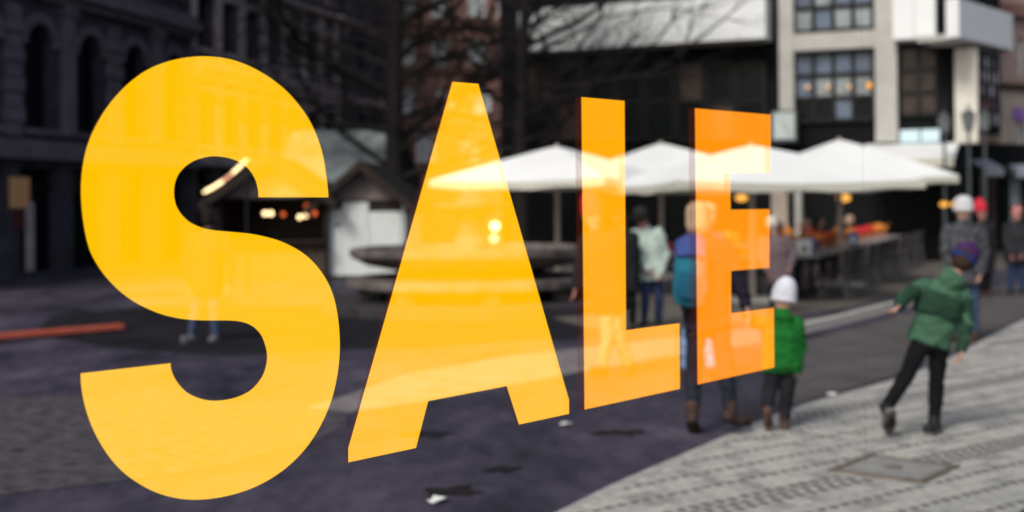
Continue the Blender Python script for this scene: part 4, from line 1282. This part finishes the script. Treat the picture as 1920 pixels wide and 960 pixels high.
def person(label, S, base, pose, look, voxel=.013, cat='person'):
    """pose: joints as (px, py, extra depth) in the photograph's own view, at the person's distance"""
    D = base.y
    J = {k: at(v_[0], v_[1], D + (v_[2] if len(v_) > 2 else 0)) for k, v_ in pose.items()}
    k = S / 1.7
    t = thing('person', base, label, cat)
    lat = (J['shr'] - J['shl']); lat.z *= .5; lat.normalize()
    fwd = look.get('face', Vector((0, 1, 0))); fwd = Vector(fwd).normalized()
    hip, chest, neck, head = J['hip'], J['chest'], J['neck'], J['head']
    # continuous body
    q = MB()
    q.loft([(hip + Vector((0, 0, -.08 * k)), .10 * k, .08 * k), (hip, .135 * k, .095 * k), (hip.lerp(chest, .5), .12 * k, .085 * k), (chest, .15 * k, .10 * k), (J['shl'].lerp(J['shr'], .5) + Vector((0, 0, -.02 * k)), .15 * k, .07 * k), (neck, .055 * k, .055 * k)], lat)
    q.capsule(neck - Vector((0, 0, .04 * k)), .052 * k, head.lerp(neck, .3), .05 * k)
    hr = .098 * k * look.get('head', 1.0)
    hup = (head - neck).normalized()
    q.capsule(head - hup * .045 * k, hr * .80, head + hup * .03 * k, hr, 14)
    jaw = head - hup * .075 * k + fwd * .035 * k
    q.capsule(jaw, hr * .5, head, hr * .7)
    nose = head - hup * .015 * k + fwd * hr * .98
    q.capsule(nose + hup * .02 * k, .010 * k, nose - hup * .012 * k + fwd * .014 * k, .014 * k, 8)
    hl = hup.cross(fwd).normalized()
    for sg in (-1, 1): q.capsule(head + hl * sg * hr * .95 + hup * .012 * k, .014 * k, head + hl * sg * hr * .93 - hup * .02 * k, .012 * k, 8)
    for s in 'lr':
        sh, el, wr = J['sh' + s], J['el' + s], J['wr' + s]
        q.capsule(sh, .05 * k, el, .040 * k); q.capsule(el, .040 * k, wr, .028 * k)
        if not look.get('nohand'): hand(q, wr, el, S, look.get('curl', .5), look.get('thumb'))
        hp, kn, an = J['hp' + s], J['kn' + s], J['an' + s]
        q.capsule(hp, .08 * k, kn, .055 * k); q.capsule(kn, .055 * k, an, .038 * k)
    part('body', q, look['skin'], t, min(voxel, .0085) if not look.get('far') else .013, it=1 if not look.get('far') else 2)
    # eyes and mouth
    if look.get('show_face'):
        for sg in (-1, 1): MB().ball(head + hl * sg * .032 * k + fwd * hr * .90 + hup * .012 * k, .010 * k, 8, 6).build('eye', M['black_metal'], t)
        MB().beam(head - hup * .055 * k + fwd * hr * .86 - hl * .022 * k, head - hup * .055 * k + fwd * hr * .86 + hl * .022 * k, .012 * k, .008 * k).build('mouth', mat('lips', (.35, .12, .11), .6), t)
    # coat
    q = MB(); b_ = look.get('bulk', 1.0)
    hem = hip.lerp(chest, -look.get('hem', .25))
    mid = J['shl'].lerp(J['shr'], .5)
    q.loft([(hem, .175 * k * b_ * look.get('hemw', 1), .125 * k * b_), (hip.lerp(chest, .1), .178 * k * b_, .128 * k * b_), (hip.lerp(chest, .55), .172 * k * b_, .122 * k * b_), (chest, .188 * k * b_, .132 * k * b_), (mid + Vector((0, 0, -.015 * k)), .172 * k, .10 * k * b_), (neck.lerp(mid, .4), .085 * k, .08 * k), (neck + hup * .01 * k, .07 * k, .07 * k)], lat)
    for s in 'lr':
        sh, el, wr = J['sh' + s], J['el' + s], J['wr' + s]
        q.capsule(sh, .070 * k * b_, el, .060 * k * b_); q.capsule(el, .060 * k * b_, wr, .050 * k * b_)
    if look.get('hood'):
        q.loft([(neck - fwd * .05 * k - hup * .10 * k, .07 * k, .05 * k), (neck - fwd * .085 * k - hup * .02 * k, .115 * k, .065 * k), (neck - fwd * .06 * k + hup * .055 * k, .10 * k, .06 * k)], lat)
    coat = part('coat', q, look['coat'], t, voxel, .016 * k, .10 * k)
    for (nm, mbf, m_) in look.get('extras', []): mbf(J, k, t, coat, lat, fwd, hup)
    # trousers
    q = MB()
    q.loft([(hip + Vector((0, 0, -.10 * k)), .125 * k, .105 * k), (hip, .155 * k, .112 * k), (hip.lerp(chest, .25), .145 * k, .105 * k)], lat)
    lw = look.get('legw', 1.0)
    for s in 'lr':
        hp, kn, an = J['hp' + s], J['kn' + s], J['an' + s]
        q.capsule(hp, .092 * k * lw, kn, .070 * k * lw); q.capsule(kn, .070 * k * lw, an.lerp(kn, .12), .058 * k * lw)
    part('trousers', q, look['trousers'], t, voxel, .011 * k, .085 * k)
    for s in 'lr':
        up = look.get('shoe_up_' + s)
        shoe(t, J['an' + s], J['to' + s], S * look.get('shoes', 1.0), look['shoe_m'], look['sole_m'], look.get('shaft', 0), up=Vector(up) if up else None)
    # hair or hat
    hc = head + hup * .03 * k
    if look.get('hair'):
        q = MB(); q.capsule(hc - fwd * .036 * k - hup * .05 * k * look.get('hairlen', 1), hr * .92, hc - fwd * .026 * k + hup * .012 * k, hr * 1.04, 14)
        part('hair', q, look['hair'], t, .012, .006 * k, .04 * k)
    if look.get('hat'):
        q = MB(); b0 = hc - fwd * .004 * k + hup * (.03 * k if look.get('show_face') else 0)
        tip = look.get('hat_tip', .05)
        tl = lat * look.get('hat_lean', 0) * k
        hk = look.get('head', 1.0)
        prof = [(-.032 * hk, 1.09, 0), (0, 1.14, 0), (.045 * hk, 1.12, .1), (.082 * hk + tip * .35, .98, .35), (.105 * hk + tip * .7, .76, .65), (.120 * hk + tip, .48, .9), (.127 * hk + tip, .12, 1.0)]
        q.tube([b0 + hup * z_ * k + tl * l_ for z_, r_, l_ in prof], [hr * r_ for z_, r_, l_ in prof], 20)
        hat = part('hat', q, look['hat'], t, .011, .005 * k, .03 * k)
        q = MB(); q.tube([b0 - hup * .055 * k, b0 - hup * .045 * k, b0 - hup * .012 * k, b0 - hup * .002 * k], [hr * 1.10, hr * 1.17, hr * 1.18, hr * 1.10], 20)
        q.build('hat_band', look.get('hat_band', look['hat']), hat, True)
        if look.get('pompom'): MB().ball(b0 + hup * (.10 + tip) * k, .045 * k, 10, 8).build('pompom', look['pompom'], hat)
    return t, J
skin = mat('skin', (.46, .27, .21), .6, .08, 10.0)
skin2 = mat('skin_ruddy', (.50, .22, .19), .6, .08, 10.0)
cloth = lambda n, c, v=.18: mat(n, c, .9, v, 7.0, .35, 60)
black_cl = cloth('black_trousers', (.009, .009, .011)); navy = cloth('navy_trousers', (.025, .030, .045)); denim = cloth('denim', (.10, .15, .27))
pale_denim = cloth('pale_denim', (.22, .32, .52)); tan = cloth('tan_trousers', (.38, .25, .17))
dark_coat = cloth('dark_coat', (.020, .020, .023)); brown_boot = mat('brown_boot', (.075, .045, .038), .6, .3, 8.0); black_boot = mat('black_boot', (.02, .018, .02), .55, .2)
sole_w = mat('sole_grey', (.22, .20, .205), .7, .15); sole_b = mat('sole_brown', (.20, .12, .09), .7, .2); sole_k = mat('sole_black', (.025, .024, .024), .8, .2)

# boy in the green jacket
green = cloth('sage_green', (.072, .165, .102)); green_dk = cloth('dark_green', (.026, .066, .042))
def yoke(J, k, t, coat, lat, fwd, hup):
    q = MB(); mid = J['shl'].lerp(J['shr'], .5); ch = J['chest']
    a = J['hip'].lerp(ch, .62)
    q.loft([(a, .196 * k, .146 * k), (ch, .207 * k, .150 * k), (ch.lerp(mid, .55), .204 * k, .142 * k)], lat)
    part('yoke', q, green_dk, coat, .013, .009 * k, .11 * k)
    for s in 'lr':
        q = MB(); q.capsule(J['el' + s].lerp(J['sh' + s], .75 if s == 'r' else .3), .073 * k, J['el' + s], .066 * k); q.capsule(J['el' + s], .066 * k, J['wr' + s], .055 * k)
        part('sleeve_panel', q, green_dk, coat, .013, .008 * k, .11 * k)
bb = gp(1748, 816)
boy, _ = person('boy in sage green jacket and dark trousers, arm flung out, on the pavement', 1.45, bb, dict(
    head=(1806, 487, .06), neck=(1785, 522, .02), shl=(1733, 536), shr=(1806, 552, .02), chest=(1762, 566), hip=(1744, 634),
    ell=(1704, 552, -.06), wrl=(1686, 572, -.14), elr=(1812, 604, -.02), wrr=(1803, 652, -.05),
    hpl=(1727, 642), knl=(1700, 704, -.05), anl=(1662, 766, -.16), tol=(1664, 800, -.06),
    hpr=(1760, 642), knr=(1756, 718, .04), anr=(1752, 790, 0), tor=(1740, 803, -.10)), dict(
    face=(.35, .9, 0), skin=skin, coat=green, shoes=1.2, trousers=black_cl, shoe_m=black_boot, sole_m=sole_w, hood=True, hem=.18, hemw=1.08, bulk=1.02,
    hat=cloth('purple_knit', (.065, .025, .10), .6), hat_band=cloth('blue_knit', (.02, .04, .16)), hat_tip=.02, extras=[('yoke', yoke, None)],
    shoe_up_l=(-.1, .8, .6), legw=1.0, hair=cloth('brown_hair', (.05, .03, .02))))
# toddler
kg = cloth('bright_green', (.015, .165, .030)); kg2 = cloth('green_trim', (.02, .15, .03))
def back_seam(J, k, t, coat, lat, fwd, hup):
    q = MB(); a = J['hip'].lerp(J['chest'], .05)
    q.loft([(a - Vector((0, 0, .055 * k)), .232 * k, .180 * k), (a, .232 * k, .182 * k)], lat); part('hem_band', q, kg2, coat, .012, .006 * k)
tb = gp(1458, 809)
toddler, _ = person('toddler in bright green jacket and white knitted hat beside the letter E', 1.13, tb, dict(
    head=(1469, 562, .01), neck=(1466, 590), shl=(1441, 606), shr=(1492, 606), chest=(1466, 626), hip=(1465, 684),
    ell=(1414, 604, -.02), wrl=(1402, 588, -.03), elr=(1501, 648), wrr=(1497, 682, -.02),
    hpl=(1451, 694), knl=(1442, 738, -.02), anl=(1437, 770, -.08), tol=(1440, 800, -.04),
    hpr=(1480, 694), knr=(1475, 744), anr=(1471, 788), tor=(1472, 800, .10)), dict(
    face=(.1, 1, 0), skin=skin, coat=kg, trousers=cloth('dark_snow_trousers', (.022, .022, .028)), shoe_m=brown_boot, sole_m=sole_b, hood=True, hem=.22, hemw=1.1, bulk=1.25,
    head=1.28, hat=cloth('white_knit', (.60, .61, .67), .22), hat_tip=.06, hat_lean=.05, legw=1.15, shaft=.06, shoes=1.15, shoe_up_l=(.0, .95, .32), extras=[('s', back_seam, None)]))
# adult with the teal rucksack, holding the toddler's hand
teal = cloth('teal_nylon', (.022, .17, .25)); indigo = cloth('indigo_jacket', (.055, .085, .27)); plum = cloth('plum_jacket', (.075, .055, .11))
def sleeve_l(J, k, t, coat, lat, fwd, hup):
    q = MB(); q.capsule(J['shl'], .076 * k, J['ell'], .066 * k); q.capsule(J['ell'], .066 * k, J['wrl'], .056 * k)
    part('sleeve', q, indigo, coat, .012, .008, .1)
lb = gp(1330, 814)
lady, LJ = person('adult in dark coat with indigo sleeve holding the toddler by the hand', 1.70, lb, dict(
    head=(1312, 412), neck=(1314, 442), shl=(1283, 462), shr=(1358, 462), chest=(1320, 492), hip=(1324, 590),
    ell=(1284, 525, -.05), wrl=(1300, 575, .14), elr=(1384, 525, -.02), wrr=(1397, 568, -.03),
    hpl=(1306, 604), knl=(1301, 694, .05), anl=(1298, 778, -.02), tol=(1304, 803, .12),
    hpr=(1346, 604), knr=(1362, 694, -.05), anr=(1370, 772, -.05), tor=(1400, 786, .06)), dict(
    face=(.5, .8, 0), skin=skin, coat=cloth('midnight_coat', (.022, .020, .034)), extras=[('s', sleeve_l, None)], trousers=navy, shoe_m=brown_boot, sole_m=sole_k, hood=False, hem=.28, bulk=1.0,
    hair=cloth('fair_hair', (.40, .30, .20), .25), hairlen=1.4, shaft=.06, legw=.95))
bag = thing('rucksack', at(1286, 560, lb.y - .2), 'teal rucksack carried on the back of the adult between L and E', 'rucksack')
q = MB(); c = at(1296, 515, lb.y - .17)
q.loft([(at(1292, 572, lb.y - .17), .105, .09), (at(1293, 545, lb.y - .18), .125, .115), (at(1295, 500, lb.y - .17), .12, .11), (at(1298, 466, lb.y - .15), .10, .08), (at(1300, 456, lb.y - .14), .06, .05)], Vector((1, -.25, 0)))
part('sack', q, teal, bag, .012, .010, .08)
q = MB(); q.loft([(at(1288, 560, lb.y - .285), .075, .035), (at(1290, 530, lb.y - .29), .08, .04), (at(1291, 512, lb.y - .27), .06, .03)], Vector((1, -.25, 0))); part('pocket', q, cloth('deep_teal', (.015, .10, .17)), bag, .01, .004)
q = MB(); q.loft([(at(1296, 482, lb.y - .262), .108, .03), (at(1298, 460, lb.y - .20), .10, .06), (at(1300, 450, lb.y - .12), .08, .06)], Vector((1, -.25, 0))); part('lid', q, indigo, bag, .01, .005)
for x in (1284, 1312):
    MB().tube([at(x, 470, lb.y - .06), at(x, 448, lb.y + .0), at(x + 2, 458, lb.y + .10)], .018, 8).build('strap', cloth('deep_teal', (.015, .10, .17)), bag, True)
# walker in pale jeans just beyond
wb = gp(1293, 712)
person('walker in plum coat and pale jeans, half hidden behind the adult with the rucksack', 1.68, wb, dict(
    head=(1322, 406), neck=(1320, 428), shl=(1296, 446), shr=(1350, 446), chest=(1322, 470), hip=(1316, 545),
    ell=(1294, 495), wrl=(1298, 540), elr=(1352, 495), wrr=(1350, 540),
    hpl=(1304, 552), knl=(1292, 622), anl=(1286, 690), tol=(1276, 702, -.1),
    hpr=(1326, 552), knr=(1330, 622), anr=(1334, 690), tor=(1328, 702, -.1)), dict(
    face=(-.6, -.6, 0), skin=skin, coat=plum, trousers=pale_denim, shoe_m=brown_boot, sole_m=sole_b, hair=cloth('fair_hair', (.40, .30, .20)), far=True))
# man in the mint jacket
mint = cloth('mint_jacket', (.46, .55, .50), .25)
mb_ = gp(1216, 613)
person('man in pale mint jacket and dark cap between the letters L and E', 1.68, mb_, dict(
    head=(1203, 410, -.12), neck=(1207, 426, -.06), shl=(1191, 440), shr=(1234, 436), chest=(1216, 458), hip=(1222, 512),
    ell=(1192, 474, -.1), wrl=(1214, 503, -.2), elr=(1247, 476), wrr=(1240, 508, -.1),
    hpl=(1213, 516), knl=(1210, 560, -.05), anl=(1208, 600), tol=(1200, 609, -.12),
    hpr=(1232, 516), knr=(1236, 560), anr=(1234, 600, .1), tor=(1228, 607, 0)), dict(
    face=(-.7, -.7, 0), skin=skin2, coat=mint, trousers=denim if False else cloth('blue_jeans', (.035, .055, .12)), shoe_m=black_boot, sole_m=sole_k, hat=cloth('black_cap', (.03, .026, .028)), hat_tip=.0, far=True, show_face=True, bulk=1.15))
# dark figure beside him
db = gp(1180, 618)
person('dark-clad person right beside the stem of the letter L', 1.66, db, dict(
    head=(1166, 410), neck=(1168, 428), shl=(1150, 444), shr=(1188, 444), chest=(1170, 466), hip=(1174, 520),
    ell=(1150, 485), wrl=(1156, 520), elr=(1194, 485), wrr=(1192, 520),
    hpl=(1164, 524), knl=(1164, 566), anl=(1163, 604), tol=(1158, 613, -.1),
    hpr=(1182, 524), knr=(1186, 566), anr=(1186, 606), tor=(1184, 614, -.1)), dict(
    face=(0, 1, 0), skin=skin, coat=dark_coat, trousers=black_cl, shoe_m=black_boot, sole_m=sole_k, hair=cloth('dark_hair', (.02, .016, .014)), far=True, bulk=1.1, hem=.5))
# walker in tan trousers behind the L, red cap
rbp = gp(1155, 706)
person('walker with red cap, dark coat and tan trousers behind the letter L', 1.66, rbp, dict(
    head=(1111, 402), neck=(1117, 430), shl=(1098, 450), shr=(1150, 446), chest=(1126, 476), hip=(1144, 556),
    ell=(1086, 500, -.05), wrl=(1080, 536, -.1), elr=(1162, 505), wrr=(1152, 545),
    hpl=(1136, 566), knl=(1140, 632, -.05), anl=(1128, 686, -.05), tol=(1112, 692, -.1),
    hpr=(1156, 566), knr=(1160, 632), anr=(1180, 684, .05), tor=(1166, 698, .02)), dict(
    face=(-.9, -.3, 0), skin=skin2, coat=dark_coat, trousers=tan, shoe_m=black_boot, sole_m=sole_k, hat=cloth('red_knit', (.55, .03, .05)), far=True, show_face=True, hem=.35, bulk=1.1))
# person with pale cap and mauve coat beside the E
vb = gp(1458, 588)
mauve = cloth('mauve_coat', (.17, .125, .14))
person('older person in mauve coat and pale cap beside the right edge of the E', 1.50, vb, dict(
    head=(1449, 424), neck=(1452, 440), shl=(1434, 452), shr=(1476, 450), chest=(1456, 470), hip=(1462, 518),
    ell=(1428, 482), wrl=(1440, 508, -.1), elr=(1488, 472), wrr=(1482, 498, -.1),
    hpl=(1453, 522), knl=(1450, 552), anl=(1448, 576), tol=(1442, 584, -.1),
    hpr=(1473, 522), knr=(1473, 552), anr=(1474, 578), tor=(1470, 585, -.1)), dict(
    face=(-.8, -.5, 0), skin=skin, coat=mauve, trousers=cloth('ink_trousers', (.02, .022, .04)), shoe_m=black_boot, sole_m=sole_k, hat=cloth('pale_cap', (.55, .50, .44)), hat_tip=.0, far=True, show_face=True, bulk=1.25))
# man with the pale bobble hat and checked jacket
checked = mat('checked_jacket', (.075, .078, .09), .9, .95, 16.0, .3, 60)
gb = gp(1812, 640)
person('man in grey checked jacket, pale knitted hat and jeans behind the boy', 1.80, gb, dict(
    head=(1806, 392), neck=(1806, 412), shl=(1778, 430), shr=(1836, 430), chest=(1806, 452), hip=(1808, 520),
    ell=(1772, 470, -.1), wrl=(1790, 500, -.2), elr=(1846, 472), wrr=(1838, 510, -.1),
    hpl=(1796, 526), knl=(1795, 580), anl=(1792, 624), tol=(1786, 634, -.1),
    hpr=(1822, 526), knr=(1825, 580), anr=(1826, 622), tor=(1822, 634, -.1)), dict(
    face=(-.2, .9, 0), skin=skin, coat=checked, trousers=cloth('worn_denim', (.055, .085, .16)), shoe_m=brown_boot, sole_m=sole_b, hat=cloth('pale_grey_knit', (.56, .55, .57), .1), hat_tip=.0, far=True, bulk=1.05, hem=.2))
rb2 = gp(1845, 556)
person('person with bright red hat and long black coat beside the checked jacket', 1.70, rb2, dict(
    head=(1839, 396), neck=(1842, 412), shl=(1826, 424), shr=(1860, 424), chest=(1844, 440), hip=(1846, 482),
    ell=(1824, 452), wrl=(1828, 480), elr=(1864, 452), wrr=(1862, 480),
    hpl=(1839, 486), knl=(1840, 518), anl=(1841, 546), tol=(1838, 553, -.1),
    hpr=(1853, 486), knr=(1853, 518), anr=(1852, 546), tor=(1850, 553, -.1)), dict(
    face=(-.2, -.95, 0), skin=skin2, coat=dark_coat, trousers=black_cl, shoe_m=brown_boot, sole_m=sole_b, hat=cloth('red_knit', (.55, .03, .05)), far=True, show_face=True, hem=.7))
fb = gp(1908, 552)
person('person in dark jacket and blue jeans at the right edge of the street', 1.70, fb, dict(
    head=(1907, 398), neck=(1906, 414), shl=(1888, 426), shr=(1922, 426), chest=(1906, 444), hip=(1906, 484),
    ell=(1886, 455), wrl=(1894, 476, -.15), elr=(1926, 455), wrr=(1918, 476, -.15),
    hpl=(1898, 488), knl=(1897, 520), anl=(1894, 544), tol=(1890, 551, -.1),
    hpr=(1914, 488), knr=(1916, 520), anr=(1917, 544), tor=(1914, 551, -.1)), dict(
    face=(0, -1, 0), skin=skin2, coat=cloth('charcoal_coat', (.035, .035, .04)), trousers=cloth('blue_jeans', (.035, .055, .12)), shoe_m=black_boot, sole_m=sole_k, hair=cloth('auburn_hair', (.12, .04, .02)), far=True, show_face=True, bulk=1.15))
# person behind the S
sb = gp(380, 640)
person('person in dark jacket and blue jeans standing behind the letter S', 1.70, sb, dict(
    head=(392, 410), neck=(392, 430), shl=(366, 446), shr=(422, 446), chest=(394, 470), hip=(388, 536),
    ell=(352, 492), wrl=(356, 535, -.1), elr=(434, 490), wrr=(428, 532, -.1),
    hpl=(374, 544), knl=(366, 590), anl=(360, 626), tol=(344, 634, -.12),
    hpr=(402, 544), knr=(403, 590), anr=(404, 628), tor=(396, 636, -.12)), dict(
    face=(0, 1, 0), skin=skin, coat=dark_coat, trousers=cloth('dim_jeans', (.055, .075, .14)), shoe_m=cloth('pale_shoe', (.20, .19, .21)), sole_m=sole_w, hair=cloth('dark_hair', (.02, .016, .014)), far=True, show_face=True, bulk=1.1))

# guests seated on the cafe side of the long row
def to_px(w):
    u, v_ = w.x / w.y * FPX, (EYE - w.z) / w.y * FPX
    c, s_ = math.cos(ROLL), math.sin(ROLL)
    return (PX + c * u + s_ * v_, PY - s_ * u + c * v_)
def seated(p, fdir, label, coat, trousers, hair=None, hat=None):
    f = Vector(fdir).normalized(); l_ = Vector((-f.y, f.x, 0))
    L = dict(hip=(0, 0, .56), chest=(.03, 0, .86), neck=(.04, 0, 1.10), head=(.07, 0, 1.23), shl=(.03, .19, 1.03), shr=(.03, -.19, 1.03),
             ell=(.12, .26, .80), wrl=(.36, .14, .80), elr=(.12, -.26, .80), wrr=(.36, -.14, .80),
             hpl=(.03, .09, .53), knl=(.42, .11, .52), anl=(.40, .11, .11), tol=(.53, .12, .05),
             hpr=(.03, -.09, .53), knr=(.42, -.11, .52), anr=(.40, -.11, .11), tor=(.53, -.12, .05))
    pose = {}
    for k_, (a, b_, z) in L.items():
        w = p + f * a + l_ * b_ + Vector((0, 0, z))
        x, y = to_px(w); pose[k_] = (x, y, w.y - p.y)
    look = dict(face=f, skin=skin, coat=coat, trousers=trousers, shoe_m=black_boot, sole_m=sole_k, far=True, show_face=True, bulk=1.1, hem=.1)
    if hair: look['hair'] = hair
    if hat: look['hat'] = hat
    person(label, 1.66, p, pose, look, voxel=.018)
hb_ = cloth('brown_hair', (.05, .03, .02)); hd_ = cloth('dark_hair', (.02, .016, .014)); hf_ = cloth('fair_hair', (.40, .30, .20))
for i, j, coat, cn, hr_ in ((1, -.32, cloth('rust_coat', (.33, .11, .045)), 'rust-coloured coat', hb_), (3, .26, cloth('brown_coat', (.12, .07, .045)), 'brown coat', hf_), (5, -.32, cloth('crimson_coat', (.30, .025, .03)), 'crimson coat', hd_), (7, .26, cloth('ochre_coat', (.33, .18, .06)), 'ochre coat', hb_), (9, -.32, cloth('black_coat', (.02, .02, .022)), 'black coat', hf_)):
    seated(row0 + RD * (1.18 * i + j) - RN * .60 + Vector((0, 0, .009)), RN, f'guest in {cn} seated at the {ORD[i]} cafe table', coat, navy, hr_)

# ------------------------------------------------------------------ the shop window with its letters
K = 6610.0
def win_depth(px): return K / (2900.0 - px)
WP = Facade((at(960, 385, win_depth(960)).x, win_depth(960)), R(39.0))
WS0, WS1 = WP.s(-260), WP.s(2060)
seam = WP.s(1622)
sw = thing('shop_window', WP.pt(0, 0), 'tall clear shop window pane with yellow lettering', 'window')
clear_m = clear_tint('clear_glass', (.968, .976, .974))
for (a, c) in ((WS0, seam - .0004), (seam + .0004, WS1)):
    q = MB(); WP.box(q, a, c, .052, 2.95, -.012, -.004); q.build('pane', clear_m, sw)
q = MB(); WP.box(q, WS0 - .06, WS1 + .06, 0, .05, -.05, .04); q.build('bottom_rail', M['black_metal'], sw)
q = MB(); WP.box(q, WS0 - .06, WS1 + .06, 2.952, 3.05, -.05, .04); q.build('top_rail', M['black_metal'], sw)
for s in (WS0 - .06, WS1):
    q = MB(); WP.box(q, s, s + .06, .051, 2.951, -.05, .04); q.build('post', M['black_metal'], sw)

S_top = [(616, 370), (614.5, 350), (611, 321.6), (605.2, 289), (595, 256.6), (580.8, 226), (562.5, 198.9), (540.2, 173.3), (513.8, 151), (485.3, 132.7), (456.9, 119.2), (424.4, 109.5), (382, 105.3), (343.1, 108.7), (310.6, 116.4), (278.1, 129.8), (249.7, 148.9), (225.3, 171.3), (203, 197.7), (184.7, 226.1), (170.5, 254.5), (160.3, 285), (154.2, 317.5), (151.8, 350), (152.2, 374.4), (154.5, 403), (159.5, 435.3), (165.5, 460), (173, 480), (188.5, 506), (209, 531), (234.4, 554), (262.5, 572), (298, 587.6), (329, 595.7), (359, 599.8), (395, 600.8), (425.8, 600.8), (451, 603), (471.7, 610.5), (488, 625.8), (497, 646), (500.8, 666.7), (498.7, 686), (492, 705), (479, 723), (461.5, 737), (434, 747.5), (400, 751.4), (374.7, 747), (354, 738), (339, 725), (327.8, 709), (321.5, 694), (319.6, 681)]
S_bot = [(151, 700), (152.4, 725), (158, 756), (168, 789), (183, 822), (204, 855.5), (229, 883.6), (260, 906.5), (293, 923.4), (329, 933.6), (364.5, 937), (400, 934.6), (436, 927.4), (471.7, 915.7), (507.4, 897.8), (543, 872), (573.8, 840), (599, 802), (619.7, 756), (631.4, 710), (636.5, 669), (637, 633.5), (634, 597.8), (627.3, 562), (617, 534), (601.8, 508.5), (584, 488), (563, 471), (533, 455), (505.6, 445.8), (473, 438.8), (440.6, 435.3), (404, 432), (379.7, 427.2), (357, 417), (341, 402.8), (331, 386.6), (326.9, 370.3), (326.5, 354), (329.7, 337.8), (337, 323.6), (351, 309.4), (371.6, 298.4), (400, 293), (428.4, 296.4), (450.8, 305.3), (467, 318.3), (478, 335.8), (483.3, 354), (484.5, 370)]
V2 = lambda L: [Vector((x, y, 0)) for x, y in L]
letters = {  # hues turn orange along the word: viewing-angle shift put into the colours
    'S': ([(p.x, p.y) for p in smooth_line(V2(S_top), 4)] + [(p.x, p.y) for p in smooth_line(V2(S_bot), 4)], (1.0, .545, .0), .005, 'yellow window letter S, the largest and leftmost of the word SALE'),
    'A': ([(848, 153), (897, 157), (1067, 750), (1067, 776), (973, 796), (950, 724), (803, 752), (780, 840), (653, 867), (653, 840)], (1.0, .515, .0), .010, 'yellow window letter A between the S and the L'),
    'L': ([(1090, 182), (1171, 189), (1174, 619), (1274, 606), (1275, 729), (1096, 768)], (1.0, .42, .0), .022, 'orange-yellow window letter L between the A and the E'),
    'E': ([(1303, 203), (1445, 215), (1445.5, 324), (1369, 325), (1370, 393), (1443, 392), (1442.5, 502), (1371, 508), (1371, 587), (1451, 577), (1452, 689), (1308, 721)], (1.0, .30, .0), .024, 'orange window letter E at the end of the word'),
}
ghost_m = ghost_edge()
for ch, (out, colr, dep, lab) in letters.items():
    d0 = dep + .0005
    pts = [WP.px(x, y, d0) for x, y in out]
    base = WP.pt(*WP.px(out[0][0], max(p[1] for p in out), d0), d0)
    t = thing('window_letter', base, lab, 'letter', 'letters of the word SALE on the window')
    me = bpy.data.meshes.new('face')
    me.from_pydata([tuple(WP.pt(s, h, d0)) for s, h in pts], [], [tuple(range(len(pts)))])
    bm = bmesh.new(); bm.from_mesh(me); bmesh.ops.triangulate(bm, faces=bm.faces, ngon_method='EAR_CLIP'); bm.to_mesh(me); bm.free()
    me.materials.append(letter_face('letter_face_' + ch, colr))
    link('face', me, t)
    q = MB(); n = len(pts)
    q.v = [tuple(WP.pt(s, h, d0 - .0004)) for s, h in pts] + [tuple(WP.pt(s, h, .0)) for s, h in pts]
    q.f = [(i, (i + 1) % n, n + (i + 1) % n, n + i) for i in range(n)]
    q.build('edge', ghost_m, t)  # side walls stand in for the letter's ghost reflection
